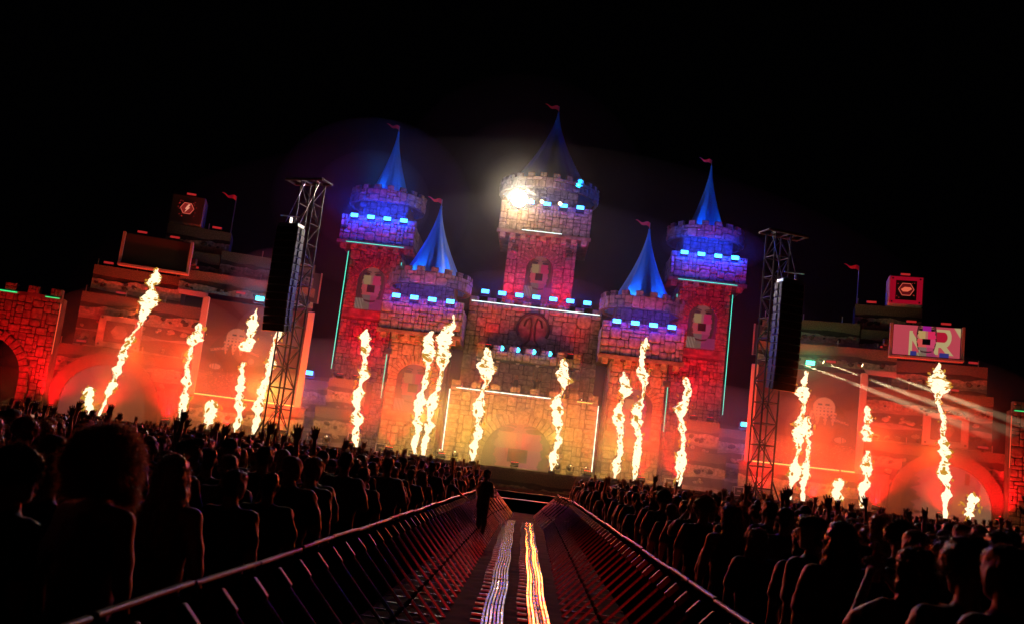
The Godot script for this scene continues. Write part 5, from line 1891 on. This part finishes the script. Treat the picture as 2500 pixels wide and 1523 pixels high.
const TURNS := {"stand": 0.1, "stand_grey": -0.35, "tank": 0.45, "one_up": -0.1, "both_up": 0.0, "horns": 0.2, "filming": 0.0, "folded": 0.25, "reach": -0.6}
const LOOK := {"stand": "in a black t-shirt", "stand_grey": "in a dark grey t-shirt", "tank": "in a wine-red tank top", "one_up": "raising one hand", "both_up": "raising both hands", "horns": "making a horn sign", "filming": "in grey filming", "folded": "with folded arms", "reach": "in black reaching sideways"}
const TRESS := {"short": "short-haired", "quiff": "quiff-haired", "long": "long-haired", "bob": "bob-haired", "bun": "bun-haired", "curly": "curly-haired", "afro": "afro-haired", "cap": "capped", "": "shaven-headed"}

func person(body: String, hair: String, at: Vector3, turn: float, height: float, tone: int, label := "", group := "crowd facing the stage") -> Node3D:
	if label == "":
		label = "%s %s%s, in the crowd %s" % [TRESS[hair], "person ", LOOK[body], SIDE[-1 if at.x < 0.0 else 1]]
	var t := thing("person", label, "person", at, group, turn)
	t.scale = Vector3.ONE * (height / 1.76)
	piece(bodies[body], "body", M.body, t)
	if hair:
		piece(hairs[hair], "hat" if hair == "cap" else "hair", M.cap if hair == "cap" else M.hair[tone], t, head_place(TURNS[body], 0.0))
	return t

# a pixel of the photograph at depth d along the aisle axis
func pixel(px: float, py: float, d: float) -> Vector3:
	var dir := cam.transform.basis * Vector3((px - 1250.0) / FPX, -(py - 761.5) / FPX, -1.0)
	return cam.position + dir * (d / -dir.z)

func phone_at(at: Vector3, turn: float, label: String) -> void:
	var t := thing("phone", label, "phone", at, "phones held above the crowd", turn)
	var st := mb()
	soft_box(st, Vector3.ZERO, Vector3(0.075, 0.155, 0.01), 0.003)
	part(st, "case", M.phone, t)
	part(bx(Vector3(0, 0, 0.0065), Vector3(0.068, 0.145, 0.002)), "screen", M.phone_screen, t)

func build_crowd() -> void:
	# people close to the camera, placed by where their heads show: [pixel x, pixel y of the crown, depth, body, hair, hair tone, turn, label]
	var near := [
		[46, 1114, 4.6, "stand", "curly", 0, -0.6, "curly-haired person in black, lit on the neck, among the people near the barrier"],
		[130, 1114, 5.6, "stand", "short", 0, -0.5, "short-haired person beside the curly-haired one, head turned aside"],
		[134, 1058, 8.4, "stand_grey", "", 0, -0.4, "shaven-headed person taller than those around, head turned aside"],
		[262, 1090, 4.7, "tank", "afro", 2, -0.35, "person with big glowing afro hair and bare shoulders"],
		[425, 1112, 5.6, "tank", "long", 1, -0.1, "person with long straight hair and bare shoulders beside the afro-haired one"],
		[576, 1147, 6.3, "stand", "short", 0, -0.3, "short-haired person in black leaning on the barrier"],
		[716, 1110, 6.6, "stand_grey", "", 0, 0.0, "shaven-headed broad person in dark t-shirt at the barrier"],
		[766, 1117, 7.6, "stand", "short", 1, -0.4, "short-haired person right behind the shaven-headed one at the barrier"],
		[462, 1074, 8.2, "stand_grey", "quiff", 0, -0.9, "person with a quiff in profile"],
		[561, 1112, 8.6, "stand", "short", 1, 0.1, "short-haired person in black behind the quiff-haired one"],
		[650, 1090, 10.5, "one_up", "short", 0, 0.0, "person with one hand raised high above the crowd"],
		[562, 1072, 10.8, "stand", "cap", 0, 0.2, "capped person in black deep in the crowd"],
		[889, 1141, 9.2, "stand", "short", 0, -0.1, "short-haired person in black at the barrier behind the broad one"],
		[949, 1116, 9.8, "folded", "short", 1, -0.1, "tall person with folded arms at the barrier"],
		[1032, 1150, 12.2, "tank", "long", 1, 0.0, "long-haired person in tank top at the barrier"],
		[1094, 1155, 12.8, "reach", "short", 0, -0.3, "person reaching an arm out over the barrier"],
		[1062, 1146, 14.5, "stand_grey", "bob", 0, 0.0, "bob-haired person in grey near the barrier"],
		[2060, 1276, 5.0, "stand_grey", "long", 0, 0.1, "long-haired broad person in grey, largest on the portrait screen side"],
		[1990, 1263, 7.0, "stand", "short", 0, 0.7, "short-haired person in black in profile beside the long-haired broad one"],
		[1788, 1234, 9.2, "tank", "long", 1, 0.1, "long-haired person in tank top on the portrait screen side"],
		[1764, 1284, 7.0, "stand", "long", 0, 0.3, "long-haired person in black near the barrier on the portrait screen side"],
		[1853, 1291, 9.0, "stand", "bob", 1, 0.1, "bob-haired person in black on the portrait screen side"],
		[1922, 1240, 10.5, "stand_grey", "short", 0, -0.1, "broad short-haired person in grey standing tall on the portrait screen side"],
		[2240, 1338, 4.0, "filming", "long", 0, 0.2, "long-haired person holding a bottle with both hands"],
		[2366, 1338, 4.4, "stand", "curly", 0, -0.1, "curly-haired person in black beside the one with the bottle"],
		[2462, 1336, 3.8, "stand_grey", "short", 0, 0.5, "short-haired person with lit cheek edge at the crowd's outer side"],
		[2238, 1297, 7.4, "stand", "short", 1, 0.0, "short-haired person in black behind the curly-haired one"],
		[2200, 1284, 8.6, "stand_grey", "curly", 0, 0.0, "curly-haired person in grey behind the front people"],
		[2440, 1300, 7.0, "one_up", "short", 0, 0.0, "person raising a phone above the crowd on the portrait screen side"],
		[1676, 1222, 10.2, "stand", "short", 0, 0.0, "short-haired person in black near the barrier, portrait screen side"],
		[1642, 1231, 8.9, "stand_grey", "short", 1, 0.0, "broad short-haired person at the barrier, portrait screen side"],
		[1606, 1199, 10.6, "stand", "long", 0, 0.0, "long-haired person in black at the barrier, portrait screen side"],
		[1476, 1199, 13.4, "tank", "long", 1, 0.1, "long-haired person in tank top far along the barrier"],
		[1541, 1199, 13.2, "stand", "short", 0, -0.2, "short-haired person in black far along the barrier"],
		[1560, 1232, 12.0, "stand_grey", "bun", 0, -0.2, "person with hair bun at the barrier, portrait screen side"]]
	var spots := []
	var placed := 0
	for h in near:
		var p := pixel(h[0], h[1], h[2])
		if absf(p.x) < 2.04:
			p = pixel(h[0], h[1], h[2] * 2.04 / absf(p.x))
		var tall := clampf(p.y, 1.55, 1.95)
		person(h[3], h[4], Vector3(p.x, 0, p.z), h[6], tall, h[5], h[7], "people near the camera")
		spots.append(Vector2(p.x, p.z))
		placed += 1
		if h[7].begins_with("person raising a phone"):
			phone_at(Vector3(p.x, 0, p.z) + Vector3(0.31, 2.0, -0.16) * (tall / 1.76), 0.2, "lit phone held above the crowd by a raised hand")
		if h[7].ends_with("both hands"):
			var bt := thing("bottle", "small translucent red bottle held up by a long-haired person", "bottle", Vector3(p.x, 0, p.z) + Basis(Vector3.UP, h[6]) * Vector3(0, 1.53, -0.4) * (tall / 1.76))
			var st := mb()
			lathe(st, [Vector2(0, 0), Vector2(0.032, 0), Vector2(0.034, 0.12), Vector2(0.013, 0.17), Vector2(0.013, 0.2), Vector2(0, 0.2)], 12)
			part(st, "glass", mat(col(0.25, 0.04, 0.03), 0.15), bt)
			var cp := mb()
			lathe(cp, [Vector2(0.016, 0.195), Vector2(0.016, 0.22), Vector2(0, 0.22)], 10)
			part(cp, "cap", M.cream, bt)
	# a steward stands in the aisle
	var sp := pixel(1190, 1160, 24.0)
	person("folded", "short", Vector3(-1.05, 0, -24.6), -0.9, 1.78, 0, "steward in black standing inside the aisle at the barrier", "people in the aisle")
	# the rest of the crowd on a jittered grid, nearest first
	var rest := []
	for s in [-1, 1]:
		var z := -6.6
		while z > -43.0:
			var x := 2.1
			while x < -z * 0.62 + 2.5:
				var q := Vector2(s * (x + rng.randf_range(-0.16, 0.16)) + (-0.1 if s < 0 else 0.0), z + rng.randf_range(-0.18, 0.18))
				var ok := true
				for o in spots:
					if (o as Vector2).distance_to(q) < 0.46: ok = false
				if ok and not (q.y > -8.0 and absf(q.x) > 2.6): rest.append(q)
				x += 0.66 + (0.12 if z < -25.0 else 0.0)
			z -= 0.72 if z > -22.0 else 0.95
	rest.sort_custom(func(a, b): return a.y > b.y)
	var kinds := ["stand", "stand", "stand_grey", "stand", "folded", "one_up", "stand_grey", "both_up", "stand", "horns", "filming", "folded", "stand", "stand_grey"]
	var styles := ["short", "short", "long", "short", "cap", "bob", "quiff", "curly", "bun", "", "short", "long"]
	var far := {}
	var phones := 0
	for q in rest:
		var k: String = kinds[rng.randi() % kinds.size()]
		var st: String = styles[rng.randi() % styles.size()]
		if -q.y < 12.0 and k in ["both_up", "one_up", "horns", "filming"]: k = "stand"
		var tall := clampf(rng.randfn(1.71, 0.07), 1.56, 1.84)
		var turn: float = rng.randf_range(-0.35, 0.35) - q.x * 0.006
		if placed < 298:
			person(k, st, Vector3(q.x, 0, q.y), turn, tall, rng.randi() % 3)
			if k == "filming":
				phones += 1
				phone_at(Vector3(q.x, 0, q.y) + Basis(Vector3.UP, turn) * Vector3(0, 1.66, -0.37) * (tall / 1.76), turn, "lit phone held up by a filming person in the crowd " + SIDE[-1 if q.x < 0.0 else 1])
			placed += 1
		else:
			if st in ["afro", "quiff", "cap"]: st = "short"
			var key := k + "/" + st
			if not far.has(key): far[key] = []
			far[key].append(Transform3D(Basis(Vector3.UP, turn).scaled(Vector3.ONE * (tall / 1.76)), Vector3(q.x, 0, q.y)))
	var root := Node3D.new()
	root.name = "crowd"
	add_child(root)
	tag(root, "dense crowd filling the ground up to the stage", "", "", "stuff")
	for key in far:
		var sp2: PackedStringArray = key.split("/")
		for hair in [false, true]:
			if hair and sp2[1] == "": continue
			var mm := MultiMesh.new()
			mm.transform_format = MultiMesh.TRANSFORM_3D
			mm.mesh = hairs[sp2[1]] if hair else bodies[sp2[0]]
			mm.instance_count = far[key].size()
			for i in far[key].size():
				mm.set_instance_transform(i, far[key][i] * (head_place(TURNS[sp2[0]], 0.0) if hair else Transform3D()))
			var o := MultiMeshInstance3D.new()
			o.name = "hair" if hair else "bodies"
			o.multimesh = mm
			o.material_override = M.hair[0] if hair else M.body
			root.add_child(o, true)
			tag(o, "", "", "", "stuff")
	print("people: ", placed, " far: ", rest.size())

func build_performers() -> void:
	person("filming", "long", Vector3(XC - 0.62, 6.26, -65.75), PI, 1.75, 2, "performer with pale hair and hands at the head behind the gate battlement", "performers behind the gate")
	person("both_up", "short", Vector3(XC + 0.72, 6.26, -65.75), PI, 1.78, 0, "performer in dark clothes with both arms raised behind the gate battlement", "performers behind the gate")

func _ready() -> void:
	rng.seed = 20240
	noise.seed = 7
	noise.frequency = 0.01
	# camera, 1.85 m up, tilted and turned as in the photograph
	cam = Camera3D.new()
	cam.name = "camera"
	cam.position = Vector3(0, 1.85, 0)
	cam.basis = Basis(Vector3.UP, deg_to_rad(2.13)) * Basis(Vector3.RIGHT, deg_to_rad(8.93)) * Basis(Vector3.BACK, deg_to_rad(6.9))
	var lens := CameraAttributesPhysical.new()
	lens.frustum_focal_length = 38.29
	lens.frustum_focus_distance = 45.0
	lens.frustum_near = 0.1
	lens.frustum_far = 600.0
	lens.exposure_aperture = 3.2
	cam.attributes = lens
	cam.fov = 34.8
	cam.near = 0.1
	cam.far = 600.0
	add_child(cam)
	cam.current = true
	# night sky
	var env := Environment.new()
	env.background_mode = Environment.BG_SKY
	var sky := Sky.new()
	var sm := ProceduralSkyMaterial.new()
	sm.sky_top_color = Color(0.004, 0.004, 0.006)
	sm.sky_horizon_color = Color(0.008, 0.006, 0.010)
	sm.ground_bottom_color = Color(0.003, 0.003, 0.003)
	sm.ground_horizon_color = Color(0.008, 0.006, 0.010)
	sky.sky_material = sm
	env.sky = sky
	env.background_energy_multiplier = 0.5
	env.tonemap_mode = Environment.TONE_MAPPER_LINEAR
	env.tonemap_exposure = 1.0
	env.volumetric_fog_enabled = true
	env.volumetric_fog_density = 0.0
	env.sdfgi_enabled = true
	env.ssao_enabled = true
	env.ssil_enabled = true
	var we := WorldEnvironment.new()
	we.name = "world_environment"
	we.environment = env
	add_child(we)
	make_materials()
	make_stone_shapes()
	build_washes()
	build_ground()
	build_castle()
	for s in [-1, 1]:
		build_wing(s)
		end_wall(s)
	print("stage ", Time.get_ticks_msec())
	var rod := rod_mesh()
	for s in [-1, 1]: speaker_tower(s, rod)
	build_flames()
	build_trackways()
	build_barriers(rod)
	build_props()
	print("props ", Time.get_ticks_msec())
	make_people()
	print("bodies ", Time.get_ticks_msec())
	build_performers()
	build_crowd()
	build_smoke()
	print("all ", Time.get_ticks_msec())

# red wash lamps on the stage floor, aimed up at the scenery
func build_washes() -> void:
	var red := Color(1.0, 0.02, 0.07)
	var spots := []
	var order := [6, 5, 2, 0, 1, 3, 4]
	for i in 7:
		spots.append([Vector3([-10.8, -8.6, -5.4, -1.0, 3.4, 6.6, 8.8][i], DECK, -60.2), Vector3(0, 0.9, -0.5), 60.0 if order[i] < 3 else 165.0, "before the castle", order[i]])
	for i in 4:
		spots.append([Vector3([-13.4, -12.3, 10.3, 11.4][i], 6.42, -66.2), Vector3(0, 0.8, -0.6), 52.0, "on the earth steps beside the castle", [3, 1, 0, 2][i]])
	for i in 4:
		spots.append([Vector3([-4.2, -2.9, 2.2, 3.2][i], 6.26, -65.1), Vector3(0, 0.4, -0.9), 14.0, "on the gate deck", [3, 1, 0, 2][i]])
	for i in 3:
		spots.append([Vector3([-3.8, -1.0, 1.8][i], 9.56, -66.35), Vector3(0, 0.95, -0.35), 15.0, "on the balcony", [2, 0, 1][i]])
	for i in 2:
		spots.append([Vector3([-3.2, 1.2][i], 12.95, -68.7), Vector3([0.25, -0.25][i], 0.8, -0.6), 40.0, "behind the curtain wall battlement", i])
	for s in [-1, 1]:
		for i in 5:
			var u: float = [1.0, 4.0, 7.5, 11.0, 14.0][i]
			var n := Vector3(s * sin(WING), 0, -cos(WING))
			spots.append([wing_at(s, u, DECK, 3.4), Vector3(n.x * 0.6, 0.85, n.z * 0.6), [190.0, 190.0, 140.0, 80.0, 80.0][i], "before the wing, " + SHORT[s], i])
	for s in [-1, 1]:
		spots.append([wing_at(s, 17.2, DECK, 6.0), Vector3(s * sin(WING), 0.75, -cos(WING)), 70.0 if s < 0 else 2.0, "before the gate wall, " + SHORT[s], 0])
	for q in spots:
		var t := thing("wash_lamp", NTH[q[4]] + " red wash lamp %s, counted outwards" % q[3], "stage lamp", q[0], "red wash lamps " + q[3])
		var d: Vector3 = q[1].normalized()
		var b := Basis.looking_at(d, Vector3.BACK)
		var st := mb()
		soft_box(st, Vector3(0, 0.22, 0), Vector3(0.5, 0.26, 0.22), 0.03, b)
		part(st, "housing", M.black, t)
		part(bx(Vector3(0, 0.22, 0) + d * 0.12, Vector3(0.42, 0.18, 0.02), b), "lens", M.red_lens, t)
		part(bx(Vector3(0, 0.03, 0), Vector3(0.4, 0.06, 0.3)), "foot", M.black, t)
		spot(t, Vector3(0, 0.22, 0) + d * 0.3, d, red, q[2], 48.0, 0.2, 1.0)

func build_props() -> void:
	# red lamp on a mast behind the photographer, shining down the fenced aisle
	var m := thing("aisle_lamp", "red lamp on a black mast standing behind the aisle's open end", "stage lamp", Vector3(0.2, 0, 6.0))
	part(bx(Vector3(0, 2.2, 0), Vector3(0.1, 4.4, 0.1)), "mast", M.black, m)
	part(bx(Vector3(0, 0.03, 0), Vector3(0.9, 0.06, 0.9)), "base", M.black, m)
	var hs := mb()
	soft_box(hs, Vector3(0, 4.5, 0), Vector3(0.5, 0.34, 0.3), 0.04, Basis(Vector3.RIGHT, -0.2))
	part(hs, "housing", M.black, m)
	part(bx(Vector3(0, 4.47, -0.16), Vector3(0.42, 0.26, 0.02), Basis(Vector3.RIGHT, -0.2)), "lens", M.red_lens, m)
	spot(m, Vector3(0, 4.4, -0.35), Vector3(0, -3.9, -19.0), Color(1.0, 0.09, 0.09), 300.0, 5.2, 0.2, 1.0)
	var mhs := [-14.9, -13.9, -12.85, -5.75, -4.8, 1.6, 2.4, 3.35]
	for i in mhs.size():
		moving_head(Vector3(mhs[i], DECK, -62.3), NTH[i] + " floor moving head before the castle, counted from the lightning-bolt cube side", "moving heads before the castle", 0.0)
	for q in [[-9.35, "before the front turret on the lightning-bolt cube side"], [8.5, "before the front turret on the portrait screen side"], [12.7, "beside the truss tower on the portrait screen side"]]:
		flight_case(Vector3(q[0], DECK, -61.8), Vector3(0.55, 0.5, 0.5), "small flight case " + q[1])
	flight_case(Vector3(-11.2, DECK, -62.6), Vector3(0.7, 0.95, 0.6), "upright black flight case beside the rear tower")
	flight_case(Vector3(-7.3, DECK, -61.2), Vector3(0.5, 0.35, 0.5), "low black flight case before the front turret")
	for s in [-1, 1]:
		var a := thing("lamp_bracket", "black lamp bracket hung under the front turret's corbels " + SIDE[s], "bracket", Vector3(XC + s * 9.0, 8.3, -63.6), "lamp brackets of the turrets")
		part(bx(Vector3(0, 0.75, 0), Vector3(0.08, 1.2, 0.08)), "pole", M.black, a)
		part(bx(Vector3(0, 0.5, 0), Vector3(0.7, 0.06, 0.1)), "arm", M.black, a)
		var st := mb()
		soft_box(st, Vector3(0, 0.1, 0), Vector3(0.5, 0.35, 0.35), 0.05)
		part(st, "lamp", M.black, a)
	var sp := thing("fill_speaker", "black box loudspeaker on a stand at the end of the barrier row", "loudspeaker", Vector3(-2.35, 0, -39.5))
	part(bx(Vector3(0, 0.55, 0), Vector3(0.08, 1.1, 0.08)), "pole", M.black, sp)
	part(bx(Vector3(0, 0.02, 0), Vector3(0.6, 0.04, 0.6)), "base", M.black, sp)
	var st2 := mb()
	soft_box(st2, Vector3(0, 1.4, 0), Vector3(0.75, 0.6, 0.5), 0.03)
	part(st2, "cabinet", M.black, sp)
	var lp := thing("lantern", "small yellow work lamp under the outer gate arch", "lamp", wing_at(-1, 17.6, 0.0, 1.2))
	part(bx(Vector3(0, 1.0, 0), Vector3(0.06, 2.0, 0.06)), "post", M.black, lp)
	part(bx(Vector3(0, 2.15, 0), Vector3(0.26, 0.3, 0.2)), "lamp", M.lamp_yellow, lp)
	omni(lp, Vector3(0, 2.15, 0.3), Color(1.0, 0.8, 0.45), 1.0, 0.1)

func build_smoke() -> void:
	var r := RandomNumberGenerator.new()
	r.seed = 77
	for k in [[64, 32, 0.0005], [44, 25, 0.0014]]:
		smoke(Vector3(-1, 8, -67), Vector3(k[0], k[1], k[0] * 0.45), k[2], "thin haze hanging over the whole stage")
	for k in [[68, 11, 12, 0.012], [58, 6, 9, 0.02]]:
		smoke(Vector3(-1, 3.4, -61.5), Vector3(k[0], k[1], k[2]), k[3], "low haze along the stage front")
	for s in [-1, 1]:
		for k in [[17, 12, 6, 0.022], [11, 8, 4.5, 0.034]]:
			smoke(wing_at(s, 9.0 - s * 0.6, 4.2, 3.2), Vector3(k[0], k[1], k[2]), k[3], "lit smoke rolling before the wing " + SIDE[s])
	smoke(wing_at(1, 9.0, 8.3, 4.2), Vector3(17, 6.5, 6), 0.012, "smoke crossed by the white beams")
	# puffs of burnt-fuel smoke round the fire columns
	for q in [[-24.6, 4.0, -58.6, 3], [-16.4, 6.0, -60.6, 3], [-19.5, 3.2, -59.6, 2], [15.5, 4.0, -60.3, 2], [18.6, 3.0, -59.4, 2], [23.2, 4.6, -58.4, 3], [-2.8, 3.4, -60.8, 2], [9.6, 3.0, -61.2, 1]]:
		for i in int(q[3]):
			smoke(Vector3(q[0] + r.randf_range(-1.6, 1.6), maxf(2.2, q[1] + r.randf_range(-2.2, 2.4)), q[2] + r.randf_range(-0.6, 0.3)), Vector3(r.randf_range(2.0, 4.6), r.randf_range(1.8, 3.8), r.randf_range(1.4, 2.4)), r.randf_range(0.03, 0.075), "puff of lit smoke beside the fire columns")
	smoke(Vector3(-23.9, 3.6, -58.9), Vector3(3.0, 4.4, 1.6), 0.05, "yellow-lit smoke beside the leaning fire column")
	smoke(Vector3(-17.0, 6.4, -60.4), Vector3(2.4, 4.6, 1.5), 0.07, "yellow-lit smoke beside the thick fire column")
	for s in [-1, 1]:
		for i in 5:
			smoke(wing_at(s, r.randf_range(1.0, 14.0), r.randf_range(3.5, 8.5), r.randf_range(1.2, 3.0)), Vector3(r.randf_range(2.4, 5.0), r.randf_range(1.4, 3.0), r.randf_range(1.2, 2.2)), r.randf_range(0.02, 0.06), "drifting puff of smoke before the wing " + SIDE[s])
	for k in [[15.0, 13.0, 0.006], [9.0, 8.0, 0.016]]:
		smoke(Vector3(-14.2, 20.2, -72.0), Vector3(k[0], k[1], k[0] * 0.5), k[2], "blue-lit smoke around the rear tower roof")
	for k in [[18.0, 0.001], [11.0, 0.002], [6.0, 0.006], [2.8, 0.02]]:  # extra haze shells, added to give the spot lamp its bloom
		smoke(Vector3(-3.05, 21.1, -68.4), Vector3(k[0], k[0], minf(k[0] * 0.5, 5.0)), k[1], "added haze standing in for the glare around the blazing spot lamp")
	for q in [[-12.0, 18.9, -68.6, 7.5, 3.4], [12.0, 18.9, -68.6, 7.5, 3.4], [-7.25, 12.4, -62.6, 7.5, 3.0], [7.25, 12.4, -62.6, 7.5, 3.0], [0.0, 14.1, -66.8, 10.5, 2.4]]:
		smoke(Vector3(XC + q[0], q[1], q[2]), Vector3(q[3], q[4], 2.6), 0.016, "thin haze glowing blue in front of a row of blinders")
	smoke(wing_at(-1, 2.6, 11.4, 1.8), Vector3(6, 5, 2.5), 0.03, "blue-grey smoke beside the hanging loudspeakers")
	smoke(wing_at(1, 3.4, 10.4, 1.9), Vector3(6, 4, 2.5), 0.025, "teal-lit smoke under the green blinder")
